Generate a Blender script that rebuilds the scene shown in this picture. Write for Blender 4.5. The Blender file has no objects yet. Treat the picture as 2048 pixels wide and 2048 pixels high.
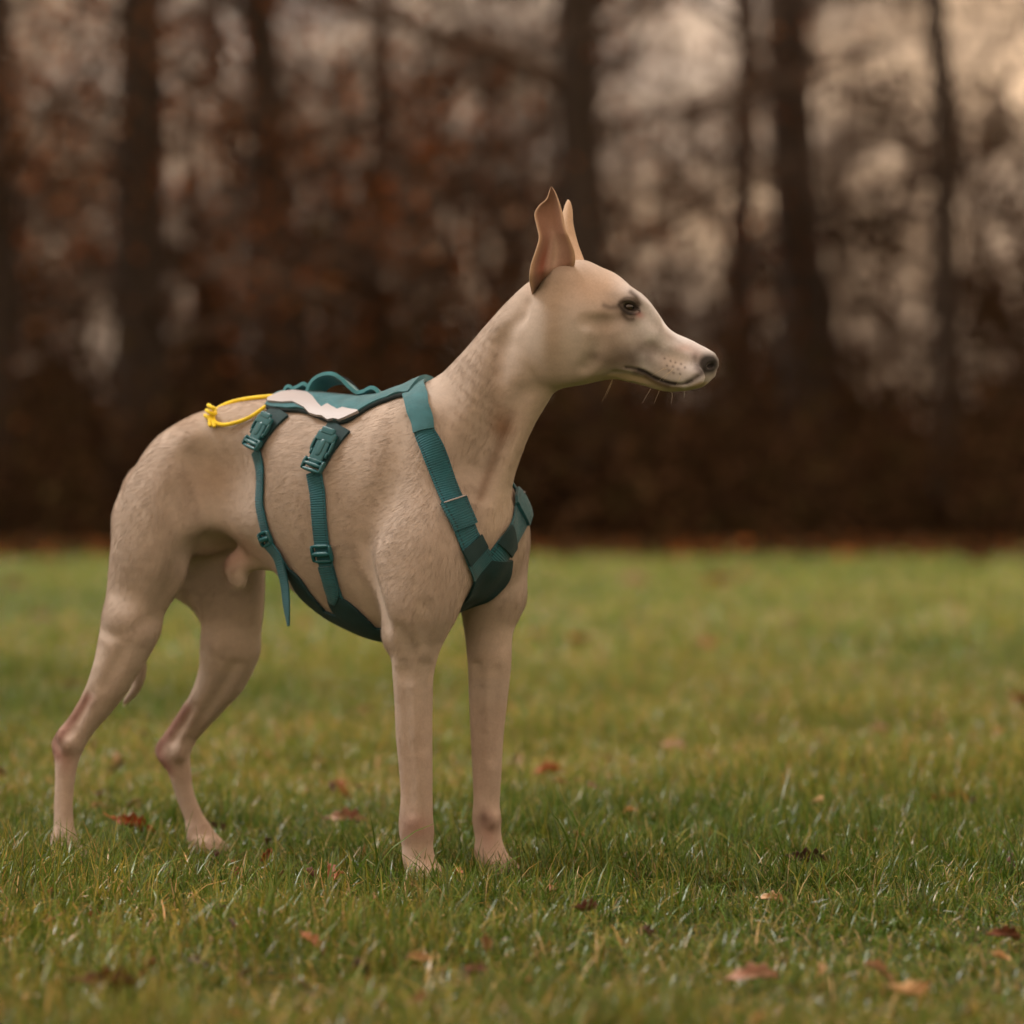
import bpy, math, random
import numpy as np
from mathutils import Vector, Matrix

# ------------------------------------------------------------------ camera
SC = bpy.context.scene
COL = SC.collection
F, CX, HY, CH = 7106.0, 1024.0, 1005.0, 0.413     # focal length and horizon in photo pixels, eye height in m
cam_d = bpy.data.cameras.new('camera')
cam = bpy.data.objects.new('camera', cam_d); COL.objects.link(cam)
cam.location = (0, 0, CH); cam.rotation_euler = (math.radians(90), 0, 0)
cam_d.sensor_width = 36.0; cam_d.lens = F / 2048 * 36.0
cam_d.shift_y = -(1024 - HY) / 2048
cam_d.clip_start = 0.1; cam_d.clip_end = 2000
cam_d.dof.use_dof = True; cam_d.dof.focus_distance = 3.71
cam_d.dof.aperture_fstop = 4.1; cam_d.dof.aperture_blades = 0
SC.camera = cam

# ------------------------------------------------------------------ sky, sun, exposure
SUN_EL, SUN_AZ = math.radians(60), math.radians(-78)   # azimuth measured from +Y (away from the camera) towards +X
world = bpy.data.worlds.new('World'); SC.world = world; world.use_nodes = True
nt = world.node_tree; nt.nodes.clear()
def wn(t, **kw):
    n = nt.nodes.new(t)
    for k, v in kw.items(): setattr(n, k, v)
    return n
w_out = wn('ShaderNodeOutputWorld'); w_bg = wn('ShaderNodeBackground')
sky = wn('ShaderNodeTexSky', sky_type='NISHITA', sun_disc=False)
sky.sun_elevation = SUN_EL; sky.sun_rotation = SUN_AZ; sky.air_density = 1.0; sky.dust_density = 4.0; sky.ozone_density = 1.0
hs = wn('ShaderNodeHueSaturation'); hs.inputs['Saturation'].default_value = 0.25
nt.links.new(sky.outputs[0], hs.inputs['Color'])
tc = wn('ShaderNodeTexCoord')
mp = wn('ShaderNodeMapping'); mp.inputs['Scale'].default_value = (1.0, 1.0, 2.6); mp.inputs['Location'].default_value = (4.9, 9.1, 2.59)
nt.links.new(tc.outputs['Generated'], mp.inputs['Vector'])
nz = wn('ShaderNodeTexNoise'); nz.inputs['Scale'].default_value = 5.5; nz.inputs['Detail'].default_value = 5.0; nz.inputs['Roughness'].default_value = 0.55
nt.links.new(mp.outputs[0], nz.inputs['Vector'])
cr = wn('ShaderNodeValToRGB')
cr.color_ramp.elements[0].position = 0.32; cr.color_ramp.elements[0].color = (7.8, 6.6, 5.7, 1)
cr.color_ramp.elements[1].position = 0.60; cr.color_ramp.elements[1].color = (21.0, 14.0, 8.6, 1)
e_ = cr.color_ramp.elements.new(0.46); e_.color = (12.5, 9.2, 6.7, 1)
nt.links.new(nz.outputs['Fac'], cr.inputs['Fac'])
mx = wn('ShaderNodeMix', data_type='RGBA'); mx.inputs[0].default_value = 0.88     # overcast deck over the clear sky
nt.links.new(hs.outputs[0], mx.inputs[6]); nt.links.new(cr.outputs[0], mx.inputs[7])
nt.links.new(mx.outputs[2], w_bg.inputs['Color']); w_bg.inputs['Strength'].default_value = 0.052
nt.links.new(w_bg.outputs[0], w_out.inputs[0])

sun_d = bpy.data.lights.new('sun', 'SUN'); sun_d.energy = 1.5; sun_d.angle = math.radians(22); sun_d.color = (1.0, 0.96, 0.91)
sun = bpy.data.objects.new('sun', sun_d); COL.objects.link(sun)
sv = Vector((math.sin(SUN_AZ) * math.cos(SUN_EL), math.cos(SUN_AZ) * math.cos(SUN_EL), math.sin(SUN_EL)))
sun.rotation_euler = (-sv).to_track_quat('-Z', 'Y').to_euler(); sun.location = sv * 30

SC.view_settings.view_transform = 'Standard'; SC.view_settings.look = 'None'
SC.view_settings.exposure = 0.66; SC.view_settings.gamma = 1.0; SC.view_settings.use_curve_mapping = False
SC.render.engine = 'CYCLES'
SC.cycles.use_denoising = True
SC.cycles.use_adaptive_sampling = True; SC.cycles.adaptive_threshold = 0.04
SC.cycles.max_bounces = 4; SC.cycles.diffuse_bounces = 2; SC.cycles.glossy_bounces = 2; SC.cycles.transmission_bounces = 3
SC.cycles.transparent_max_bounces = 6; SC.cycles.caustics_reflective = False; SC.cycles.caustics_refractive = False

# ------------------------------------------------------------------ helpers
rng = np.random.default_rng(7)
HAIRS = 330000
def srgb(r, g, b):
    f = lambda c: (c / 255 / 12.92) if c / 255 <= 0.04045 else ((c / 255 + 0.055) / 1.055) ** 2.4
    return np.array([f(r), f(g), f(b)])
def tag(o, label=None, cat=None, group=None, kind=None):
    if label: o['label'] = label
    if cat: o['category'] = cat
    if group: o['group'] = group
    if kind: o['kind'] = kind
    return o
def mesh_obj(name, verts, faces, mat=None, parent=None, smooth=True, cols=None, colname='col', link=True):
    me = bpy.data.meshes.new(name)
    verts = np.asarray(verts, dtype=np.float32)
    if isinstance(faces, np.ndarray):
        k = faces.shape[1]; n = len(faces)
        me.vertices.add(len(verts)); me.vertices.foreach_set('co', verts.ravel())
        me.loops.add(n * k); me.loops.foreach_set('vertex_index', faces.astype(np.int32).ravel())
        me.polygons.add(n); me.polygons.foreach_set('loop_start', np.arange(0, n * k, k, dtype=np.int32))
        try: me.polygons.foreach_set('loop_total', np.full(n, k, dtype=np.int32))
        except Exception: pass
        me.update(calc_edges=True); me.validate()
    else:
        me.from_pydata([tuple(map(float, v)) for v in verts], [], [list(map(int, f)) for f in faces]); me.update()
    if smooth: me.polygons.foreach_set('use_smooth', np.ones(len(me.polygons), dtype=bool))
    if cols is not None:
        at = me.attributes.new(colname, 'FLOAT_COLOR', 'POINT')
        c4 = np.ones((len(verts), 4), dtype=np.float32); c4[:, :cols.shape[1]] = cols
        at.data.foreach_set('color', c4.ravel())
    if mat is not None: me.materials.append(mat)
    o = bpy.data.objects.new(name, me)
    if link: COL.objects.link(o)
    if parent is not None: o.parent = parent
    return o
def new_mat(name):
    m = bpy.data.materials.new(name); m.use_nodes = True
    t = m.node_tree; b = t.nodes['Principled BSDF']
    return m, t, b
def N(t, ty, inp=None, **kw):
    n = t.nodes.new(ty)
    for k, v in kw.items(): setattr(n, k, v)
    for k, v in (inp or {}).items():
        if hasattr(v, 'is_output'): t.links.new(v, n.inputs[k])
        else: n.inputs[k].default_value = v
    return n
def catmull(P, n):
    P = np.asarray(P, dtype=float)
    Q = np.vstack([2 * P[0] - P[1], P, 2 * P[-1] - P[-2]])
    out = []
    for i in range(1, len(Q) - 2):
        for t in np.linspace(0, 1, n, endpoint=False):
            a, b, c, d = Q[i - 1], Q[i], Q[i + 1], Q[i + 2]
            out.append(0.5 * ((2 * b) + (c - a) * t + (2 * a - 5 * b + 4 * c - d) * t * t + (3 * b - a - 3 * c + d) * t ** 3))
    out.append(P[-1])
    return np.array(out)
def nrm(v): return v / (np.linalg.norm(v, axis=-1, keepdims=True) + 1e-12)
# ================================================================== THE DOG
# Local frame: a = forward, l = to the dog's left (away from the camera), z = up; it stands at an angle to the picture plane.
TH = math.radians(30); S_, C_ = math.sin(TH), math.cos(TH)
P0 = np.array([-0.0608, 3.855])
def loc(u, v, l=0.0):
    """a point of the dog seen at photo pixel (u, v) and standing l metres to the left of its midplane"""
    dx, dz = (u - CX) / F, -(v - HY) / F
    t = (l + P0[0] * S_ + P0[1] * C_) / (dx * S_ + C_)
    X, Y = dx * t - P0[0], t - P0[1]
    return np.array([X * C_ - Y * S_, l, CH + dz * t])
def m_px(u, l=0.0):
    dx = (u - CX) / F
    return (l + P0[0] * S_ + P0[1] * C_) / (dx * S_ + C_) / F
def to_world(p):
    p = np.asarray(p); o = np.empty_like(p)
    o[..., 0] = P0[0] + p[..., 0] * C_ + p[..., 1] * S_
    o[..., 1] = P0[1] - p[..., 0] * S_ + p[..., 1] * C_
    o[..., 2] = p[..., 2]
    return o
def to_local(w):
    X, Y = w[..., 0] - P0[0], w[..., 1] - P0[1]
    return np.stack([X * C_ - Y * S_, X * S_ + Y * C_, w[..., 2]], -1)
def to_px(p):
    w = to_world(p)
    return np.stack([CX + F * w[..., 0] / w[..., 1], HY - F * (w[..., 2] - CH) / w[..., 1]], -1)
# head frame: its own midplane, turned a little away from the body's
HT = math.radians(9); HS, HC = math.sin(HT), math.cos(HT)
H0 = np.array([(1100 - CX) / F * 3.798, 3.798])
def hloc(u, v, l=0.0):
    """the same for the head: returns body-local coordinates"""
    dx, dz = (u - CX) / F, -(v - HY) / F
    t = (l + H0[0] * HS + H0[1] * HC) / (dx * HS + HC)
    return to_local(np.array([dx * t, t, CH + dz * t]))
def hframe(u, v):
    p = to_world(hloc(u, v)); X, Y = p[0] - H0[0], p[1] - H0[1]
    return X * HC - Y * HS, p[2]

def axis(segs):
    out = [segs[0][0]]
    for lo, hi, st in segs:
        n = max(1, int(round((hi - lo) / st)))
        out += list(np.linspace(lo, hi, n + 1)[1:])
    return np.array(out, dtype=np.float32)
GA = axis([(-0.60, 0.03, 0.0032), (0.03, 0.305, 0.0015)])
GL = axis([(-0.155, -0.05, 0.0032), (-0.05, 0.115, 0.0017), (0.115, 0.165, 0.0032)])
GZ = axis([(-0.02, 0.50, 0.0032), (0.50, 0.69, 0.0015)])
D = np.full((len(GA), len(GL), len(GZ)), 0.2, dtype=np.float32)

def box_slices(lo, hi):
    sl = []
    for g, a, b in zip((GA, GL, GZ), lo, hi):
        i = max(0, int(np.searchsorted(g, a)) - 1); j = min(len(g), int(np.searchsorted(g, b)) + 1)
        sl.append(slice(i, max(j, i + 2)))
    return tuple(sl)
def grid(sl):
    return GA[sl[0]][:, None, None], GL[sl[1]][None, :, None], GZ[sl[2]][None, None, :]
def smin(x, y, k):
    h = np.maximum(k - np.abs(x - y), 0) / k
    return np.minimum(x, y) - h * h * k * 0.25
def put(sl, d, k):
    D[sl] = smin(D[sl], d.astype(np.float32), k)
def carve(sl, d, k):
    D[sl] = -smin(-D[sl], d.astype(np.float32), k)
def seg_d(sl, p, q, r0, r1, sq=1.0, ax=(0, 1, 0)):
    """round cone from p to q; sq < 1 makes the section thinner along ax"""
    A, L, Z = grid(sl); ax = np.asarray(ax, float)
    g = [A, L, Z]
    if sq != 1.0:
        f = 1 / sq - 1
        rel = [A - p[0], L - p[1], Z - p[2]]
        w = rel[0] * ax[0] + rel[1] * ax[1] + rel[2] * ax[2]
        rel = [rel[i] + f * w * ax[i] for i in range(3)]
        d = (q - p) + f * np.dot(q - p, ax) * ax
    else:
        rel = [A - p[0], L - p[1], Z - p[2]]; d = q - p
    dd = float(np.dot(d, d)) + 1e-12
    t = np.clip((rel[0] * d[0] + rel[1] * d[1] + rel[2] * d[2]) / dd, 0, 1)
    s = (rel[0] - t * d[0]) ** 2 + (rel[1] - t * d[1]) ** 2 + (rel[2] - t * d[2]) ** 2
    return (np.sqrt(s) - (r0 + (r1 - r0) * t)) * (math.sqrt(sq) if sq < 1 else 1.0)
def chain(pts, k=0.012, sq=1.0, ax=(0, 1, 0), n=4, op=put):
    """pts: rows of a, l, z, radius; a smooth tapering limb"""
    P = catmull(pts, n)
    bb_lo = P[:, :3].min(0) - P[:, 3].max() - k - 0.006; bb_hi = P[:, :3].max(0) + P[:, 3].max() + k + 0.006
    sl = box_slices(bb_lo, bb_hi)
    acc = np.full(D[sl].shape, 0.2, dtype=np.float32)
    for i in range(len(P) - 1):
        p, q, r0, r1 = P[i, :3], P[i + 1, :3], P[i, 3], P[i + 1, 3]
        m = max(r0, r1) * max(1, sq) + k + 0.02
        s2 = box_slices(np.minimum(p, q) - m, np.maximum(p, q) + m)
        s2 = tuple(slice(max(x.start, y.start), min(x.stop, y.stop)) for x, y in zip(s2, sl))
        d = seg_d(s2, p, q, r0, r1, sq, ax)
        rel = tuple(slice(x.start - y.start, x.stop - y.start) for x, y in zip(s2, sl))
        acc[rel] = np.minimum(acc[rel], d)
    op(sl, acc, k)
def pch(rows, **kw):
    """limb given in photo pixels: u, v, l, radius in pixels"""
    chain([list(loc(u, v, l)) + [r * m_px(u, l)] for u, v, l, r in rows], **kw)
def ell(c, r, k=0.02, rot=0.0, op=put):
    """ellipsoid with radii along a, l, z; rot tilts it in the a-z plane"""
    c = np.asarray(c); R = max(r) + k + 0.01
    sl = box_slices(c - R, c + R); A, L, Z = grid(sl)
    x, y, z = A - c[0], L - c[1], Z - c[2]
    cr_, sr_ = math.cos(rot), math.sin(rot)
    x, z = x * cr_ + z * sr_, -x * sr_ + z * cr_
    k0 = np.sqrt((x / r[0]) ** 2 + (y / r[1]) ** 2 + (z / r[2]) ** 2)
    k1 = np.sqrt((x / r[0] ** 2) ** 2 + (y / r[1] ** 2) ** 2 + (z / r[2] ** 2) ** 2) + 1e-9
    op(sl, k0 * (k0 - 1) / k1, k)
def pel(u, v, l, ru, rl, rv, **kw):
    m = m_px(u, l); ell(loc(u, v, l), (ru * m, rl, rv * m), **kw)
def loft(top, bot, wid, frame, mid=0.45, pu=2.0, pl=2.0, k=0.02, fade=(0, 0)):
    """body between two profile lines; frame(A, L) gives the along and across coordinates"""
    lo, hi = frame['lo'], frame['hi']; sl = box_slices(lo, hi); A, L, Z = grid(sl)
    x, y = frame['xy'](A, L)
    def curve(rows, n=8):
        P = catmull(rows, n); o = np.argsort(P[:, 0]); return P[o]
    T, B, W = curve(top), curve(bot), curve(wid)
    zt = np.interp(x, T[:, 0], T[:, 1]); zb = np.interp(x, B[:, 0], B[:, 1]); w = np.maximum(np.interp(x, W[:, 0], W[:, 1]), 0.003)
    x0, x1 = max(T[0, 0], B[0, 0]), min(T[-1, 0], B[-1, 0])
    h = np.maximum(zt - zb, 0.004); zc = zt - mid * h
    up = (Z - zc) >= 0
    rz = np.where(up, (Z - zc) / (mid * h), (zc - Z) / ((1 - mid) * h))
    p = np.where(up, pu, pl)
    f = (np.abs(y / w) ** p + np.abs(rz) ** p) ** (1 / p) - 1
    gx, gy, gz = np.gradient(f, GA[sl[0]], GL[sl[1]], GZ[sl[2]])
    g = np.sqrt(gy ** 2 + gz ** 2 + np.minimum(gx ** 2, gy ** 2 + gz ** 2))
    d = np.clip(f / np.maximum(g, 4.0), -0.06, 0.15)
    end = np.maximum(x0 - x, x - x1) + 0 * Z
    if fade[0]: d = d + 0.07 * (np.clip(x0 + fade[0] - x, 0, None) / fade[0]) ** 2 + 0 * Z; end = np.where(x < x0, -1, end)
    if fade[1]: d = d + 0.07 * (np.clip(x - x1 + fade[1], 0, None) / fade[1]) ** 2 + 0 * Z; end = np.where(x > x1, -1, end)
    put(sl, np.maximum(d, end), k)

mid_az = lambda rows: [[loc(u, v)[0], loc(u, v)[2]] for u, v in rows]
mid_aw = lambda rows: [[loc(u, 950)[0], w] for u, w in rows]
# --- trunk
loft(mid_az([(256, 1010), (282, 974), (306, 936), (331, 890), (366, 850), (410, 824), (478, 806), (540, 799), (600, 799), (660, 803), (722, 809), (762, 804), (800, 794), (845, 790), (885, 815), (925, 885), (960, 970), (985, 1050), (997, 1100)]),
     mid_az([(250, 1035), (300, 1085), (360, 1108), (420, 1112), (470, 1116), (515, 1126), (557, 1146), (590, 1178), (620, 1203), (660, 1230), (700, 1252), (740, 1269), (780, 1277), (830, 1270), (880, 1243), (920, 1210), (960, 1172), (988, 1135), (997, 1112)]),
     mid_aw([(250, 0.018), (290, 0.042), (340, 0.056), (400, 0.057), (450, 0.052), (500, 0.053), (560, 0.063), (620, 0.074), (680, 0.080), (740, 0.080), (790, 0.077), (840, 0.071), (890, 0.062), (930, 0.052), (970, 0.036), (997, 0.012)]),
     dict(lo=(-0.60, -0.12, 0.2), hi=(0.12, 0.12, 0.56), xy=lambda A, L: (A, L)), mid=0.42, pu=2.15, pl=1.85, k=0.01, fade=(0.030, 0.030))
pel(292, 985, 0, 40, 0.034, 52, k=0.035)
pel(955, 1060, 0, 44, 0.038, 90, k=0.035)
# --- neck
pch([(880, 930, 0, 112), (922, 882, 0, 110), (962, 822, 0, 98), (998, 768, 0, 90), (1030, 720, 0.003, 84), (1060, 682, 0.008, 78), (1084, 655, 0.012, 72)], k=0.030, sq=0.64, n=3)
# nape and throat lines
pch([(870, 850, 0, 66), (912, 788, 0, 40), (966, 726, 0, 30), (1014, 668, 0.003, 28), (1048, 630, 0.008, 32), (1080, 600, 0.012, 36)], k=0.025, sq=0.8, n=3)
pch([(968, 1040, 0, 44), (988, 965, 0, 34), (1016, 892, 0, 25), (1042, 836, 0.004, 21), (1074, 788, 0.008, 20)], k=0.025, sq=0.75, n=3)
pel(958, 1090, 0, 44, 0.034, 70, k=0.03)
pel(950, 1035, 0, 40, 0.030, 76, k=0.03)
# --- hindquarters
for s, rows in ((-1, [(322, 1010, 62), (306, 1075, 70), (290, 1140, 79), (274, 1200, 71), (262, 1250, 57), (245, 1300, 48), (224, 1352, 42), (197, 1402, 33), (168, 1446, 26), (146, 1484, 25), (134, 1520, 23), (130, 1560, 20), (127, 1604, 19), (128, 1650, 20), (133, 1690, 23)]),
                (1, [(440, 1040, 78), (455, 1120, 82), (458, 1186, 80), (464, 1240, 68), (460, 1295, 57), (447, 1345, 46), (420, 1394, 37), (393, 1432, 30), (368, 1470, 26), (354, 1506, 26), (360, 1545, 22), (369, 1585, 18), (382, 1621, 18), (396, 1654, 19), (405, 1678, 21)])):
    n = len(rows)
    lat = np.interp(np.arange(n), [0, 3, 6, 9, 14], [0.052, 0.060, 0.070, 0.078, 0.088])
    pts = [(u, v, s * lat[i], r) for i, (u, v, r) in enumerate(rows)]
    pch(pts[:6], k=0.03, sq=0.56, n=3)
    pch([(u, v, l, r * 1.09) for u, v, l, r in pts[4:]], k=0.012, sq=0.80, n=4)
# point of hock, stifle and thigh masses
pch([(190, 1395, -0.073, 12), (150, 1445, -0.076, 12), (116, 1484, -0.078, 13), (122, 1500, -0.078, 14)], k=0.012, sq=0.8)
pch([(385, 1420, 0.073, 12), (350, 1462, 0.076, 12), (322, 1498, 0.078, 13), (332, 1514, 0.078, 14)], k=0.012, sq=0.8)
pel(310, 1075, -0.058, 72, 0.030, 100, k=0.035)
pel(266, 1040, -0.036, 28, 0.020, 34, k=0.025)
pel(350, 990, -0.05, 58, 0.020, 70, k=0.04)
pel(365, 1080, 0.05, 80, 0.032, 110, k=0.04)
pel(354, 928, -0.028, 30, 0.020, 36, k=0.035)
pel(392, 884, -0.040, 20, 0.012, 20, k=0.03)
# tail: hangs from the croup and is tucked forward between the legs
pch([(258, 1000, 0.0, 20), (252, 1060, 0.006, 16), (246, 1130, 0.010, 14), (248, 1200, 0.008, 13), (262, 1275, 0.0, 12), (281, 1330, -0.010, 12), (274, 1372, -0.012, 10), (250, 1404, -0.014, 6)], k=0.012, n=4)
# groin hollow, belly fold and sheath
pel(432, 1112, -0.030, 52, 0.050, 44, k=0.014, op=carve)
pch([(530, 1112, 0.0, 20), (500, 1116, -0.003, 26), (474, 1134, -0.006, 28), (478, 1162, -0.006, 18)], k=0.016, sq=0.7)
# --- forequarters
for s, rows in ((-1, [(838, 1230, 60), (832, 1270, 53), (829, 1305, 46), (826, 1350, 40), (827, 1410, 37), (828, 1470, 35.5), (831, 1530, 33), (833, 1590, 31), (832, 1635, 33), (832, 1664, 33), (836, 1692, 29), (840, 1718, 27)]),
                (1, [(985, 1200, 54), (978, 1247, 47), (978, 1290, 44), (979, 1325, 42), (977, 1386, 38), (974, 1470, 32), (974, 1545, 28), (973, 1605, 25.5), (973, 1632, 28), (975, 1662, 26), (980, 1690, 24), (984, 1712, 24)])):
    n = len(rows)
    lat = np.interp(np.arange(n), [0, 3, n - 1], [0.062, 0.056, 0.050])
    pch([(u, v, s * lat[i], r * 1.07) for i, (u, v, r) in enumerate(rows)], k=0.016, sq=0.86, n=3)
pel(833, 1135, -0.062, 92, 0.034, 120, k=0.035)           # upper arm
pel(880, 1110, -0.052, 46, 0.030, 95, k=0.03)              # point of shoulder
pel(842, 960, -0.046, 62, 0.026, 150, k=0.04)              # shoulder blade
pel(790, 1272, -0.060, 22, 0.014, 30, k=0.014)             # elbow
pel(985, 1120, 0.058, 62, 0.034, 110, k=0.035)
pel(1000, 1060, 0.050, 48, 0.030, 80, k=0.03)
pel(930, 960, 0.046, 62, 0.026, 140, k=0.04)
# --- paws
CLAWS = []
def paw(u, v, l, yaw=0.0, sc=1.0):
    c = loc(u, v, l); c[2] = 0.0
    f = np.array([math.cos(yaw), math.sin(yaw), 0]); g = np.array([-f[1], f[0], 0])
    at = lambda x, y, z: c + (f * x + g * y) * sc + np.array([0, 0, z * sc])
    chain([list(at(-0.004, 0, 0.030)) + [0.014], list(at(0.006, 0, 0.018)) + [0.0145], list(at(0.012, 0, 0.012)) + [0.012]], k=0.010)
    ell(at(-0.002, 0, 0.008), (0.014, 0.013, 0.010), k=0.008)
    for j, (y, x) in enumerate(((-0.0135, 0.014), (-0.0050, 0.021), (0.0050, 0.021), (0.0135, 0.014))):
        chain([list(at(x - 0.014, y * 0.75, 0.022)) + [0.0075], list(at(x - 0.002, y, 0.017)) + [0.0082], list(at(x + 0.006, y * 1.06, 0.0085)) + [0.0075]], k=0.004, n=3)
        c0, c1 = at(x + 0.010, y * 1.06, 0.0105), at(x + 0.0185, y * 1.1, 0.0040)
        chain([list(c0) + [0.0026], list((c0 + c1) / 2 + np.array([0, 0, 0.001])) + [0.0022], list(c1) + [0.0012]], k=0.001, n=2); CLAWS.append((c0, c1))
paw(838, 1740, -0.050, -0.10); paw(982, 1732, 0.050, 0.05)
paw(130, 1704, -0.088, -0.05, 0.95); paw(404, 1684, 0.088, 0.05, 0.95)
# --- head
hrow = lambda rows: [list(hframe(u, v)) for u, v in rows]
hw = lambda rows: [[hframe(u, 650)[0], w] for u, w in rows]
hx0, hx1 = hframe(1030, 600)[0], hframe(1440, 700)[0]
def head_xy(A, L):
    X = P0[0] + A * C_ + L * S_ - H0[0]; Y = P0[1] - A * S_ + L * C_ - H0[1]
    return X * HC - Y * HS, X * HS + Y * HC
loft(hrow([(1030, 640), (1056, 592), (1088, 552), (1125, 528), (1167, 520), (1202, 534), (1229, 546), (1248, 560), (1264, 576), (1276, 590), (1286, 606), (1300, 625), (1317, 643), (1340, 659), (1364, 675), (1390, 691), (1412, 705), (1426, 714), (1432, 721)]),
     hrow([(1030, 700), (1070, 728), (1115, 748), (1160, 755), (1195, 755), (1224, 757), (1248, 762), (1286, 771), (1314, 779), (1338, 783), (1362, 779), (1386, 769), (1402, 758), (1414, 747), (1426, 738), (1432, 729)]),
     hw([(1030, 0.024), (1056, 0.031), (1084, 0.0365), (1120, 0.0415), (1165, 0.043), (1205, 0.0415), (1245, 0.0365), (1275, 0.0325), (1310, 0.0282), (1350, 0.0240), (1385, 0.0198), (1412, 0.0145), (1428, 0.009), (1432, 0.006)]),
     dict(lo=(0.02, -0.06, 0.48), hi=(0.305, 0.13, 0.69), xy=head_xy), mid=0.46, pu=2.1, pl=2.0, k=0.028, fade=(0.045, 0))
def hel(u, v, l, r, **kw): ell(hloc(u, v, l), r, **kw)
for s in (-1, 1):
    hel(1145, 680, s * 0.022, (0.046, 0.0205, 0.042), k=0.03)           # cheek
    hel(1250, 594, s * 0.0230, (0.020, 0.0085, 0.009), k=0.016, rot=-0.5) # brow
    hel(1256, 616, s * 0.0255, (0.0150, 0.0068, 0.0120), k=0.012)        # lids
    hel(1345, 738, s * 0.0140, (0.040, 0.0080, 0.017), k=0.014, rot=-0.30) # flews
    hel(1125, 556, s * 0.020, (0.016, 0.010, 0.012), k=0.020)           # ear base
    hel(1284, 640, s * 0.019, (0.024, 0.0095, 0.016), k=0.018, rot=-0.6)   # below the eye
hel(1411, 724, 0, (0.0118, 0.0120, 0.0108), k=0.010, rot=-0.5)        # nose pad
hel(1385, 704, 0, (0.018, 0.0085, 0.0075), k=0.012, rot=-0.55)         # end of the bridge
hel(1398, 742, 0, (0.0115, 0.0115, 0.0105), k=0.012)                  # upper lip below it
EYES = []
for s in (-1, 1):
    EYES.append(hloc(1258, 614, s * 0.0228))
    e = hloc(1259, 614, s * 0.0355)
    ell(e, (0.0086, 0.0080, 0.0047), k=0.0020, op=carve, rot=-0.38)     # the slit between the lids
    hel(1420, 731, s * 0.0112, (0.0042, 0.0045, 0.0026), k=0.002, op=carve, rot=0.5)   # nostril

def sample(p):
    """the field at local points (trilinear)"""
    p = np.asarray(p, dtype=np.float64)
    idx, fr = [], []
    for i, g in enumerate((GA, GL, GZ)):
        x = np.clip(p[..., i], g[0], g[-1] - 1e-6)
        j = np.clip(np.searchsorted(g, x, side='right') - 1, 0, len(g) - 2)
        idx.append(j); fr.append((x - g[j]) / (g[j + 1] - g[j]))
    (i, j, k), (x, y, z) = idx, fr
    o = 0
    for di in (0, 1):
        for dj in (0, 1):
            for dk in (0, 1):
                w = (x if di else 1 - x) * (y if dj else 1 - y) * (z if dk else 1 - z)
                o = o + w * D[i + di, j + dj, k + dk]
    return o
def normal(p, e=0.003):
    g = np.stack([sample(p + np.eye(3)[i] * e) - sample(p - np.eye(3)[i] * e) for i in range(3)], -1)
    return nrm(g)
def project(p, off=0.0, n=6):
    p = np.array(p, dtype=float)
    for _ in range(n):
        p = p - normal(p) * np.clip(sample(p) - off, -0.02, 0.02)[..., None]
    return p
def hit(u, v):
    """where the camera's sight line through photo pixel (u, v) first meets the body"""
    t = np.arange(3.45, 4.45, 0.0012)
    w = np.stack([(u - CX) / F * t, t, CH - (v - HY) / F * t], -1)
    d = sample(to_local(w)); b = np.nonzero(d < 0)[0]
    return to_local(w[b[0]]) if len(b) else to_local(w[np.argmin(d)])
def groove(rows, r, k, depth=0.0):
    P = np.array([hit(u, v) for u, v in rows]); P = P + normal(P) * depth
    w = np.sin(np.linspace(0.12, 0.88, len(P)) * math.pi) ** 0.5 if depth else np.ones(len(P))
    chain([list(p) + [r * x] for p, x in zip(P, w)], k=k, op=carve, n=5)
# mouth, creases of the neck, line in front of the upper arm, thigh muscle line, tendon hollow above the hock
MOUTH = [(1250, 735), (1268, 737), (1288, 742), (1312, 756), (1340, 766), (1366, 768), (1384, 762), (1396, 753)]
for s in (-1,):
    groove(MOUTH, 0.0016, 0.0012)
Pm = np.array([hit(u, v) for u, v in MOUTH])
def hmirror(p):
    w = to_world(np.asarray(p)); X, Y = w[..., 0] - H0[0], w[..., 1] - H0[1]
    l = X * HS + Y * HC
    w = w.copy(); w[..., 0] -= 2 * l * HS; w[..., 1] -= 2 * l * HC
    return to_local(w)
chain([list(p) + [0.0016] for p in hmirror(Pm)], k=0.0012, op=carve, n=5)
def hgroove(rows, r, k, depth):
    P = np.array([hit(u, v) for u, v in rows]); P = P + normal(P) * depth; w = np.sin(np.linspace(0.12, 0.88, len(P)) * math.pi) ** 0.5
    for Q in (P, hmirror(P)): chain([list(p) + [r * x] for p, x in zip(Q, w)], k=k, op=carve, n=5)
hgroove([(1206, 648), (1202, 680), (1190, 710), (1172, 734)], 0.0040, 0.014, 0.0022)
hgroove([(1238, 640), (1208, 646), (1172, 644)], 0.0035, 0.012, 0.0024)
hgroove([(1300, 698), (1330, 710), (1362, 720), (1388, 727)], 0.0030, 0.012, 0.0024)
hgroove([(1226, 746), (1256, 751), (1288, 759)], 0.0022, 0.008, 0.0012)
hgroove([(1276, 606), (1290, 628), (1312, 652)], 0.0030, 0.010, 0.0024)
groove([(1060, 610), (1052, 630), (1030, 648), (1010, 672), (998, 705), (992, 745)], 0.0030, 0.014, 0.0036)
groove([(1042, 790), (1020, 835), (1000, 885), (978, 940), (962, 985)], 0.007, 0.018, 0.0035)
groove([(1010, 700), (998, 770), (975, 850), (940, 930)], 0.009, 0.03, 0.008)
groove([(730, 1090), (742, 1150), (757, 1205), (772, 1245)], 0.006, 0.018, 0.0025)
groove([(806, 850), (796, 920), (780, 990), (752, 1060)], 0.012, 0.03, 0.0095)
groove([(352, 1000), (362, 1070), (356, 1130), (338, 1190), (318, 1240)], 0.009, 0.026, 0.0065)
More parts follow.
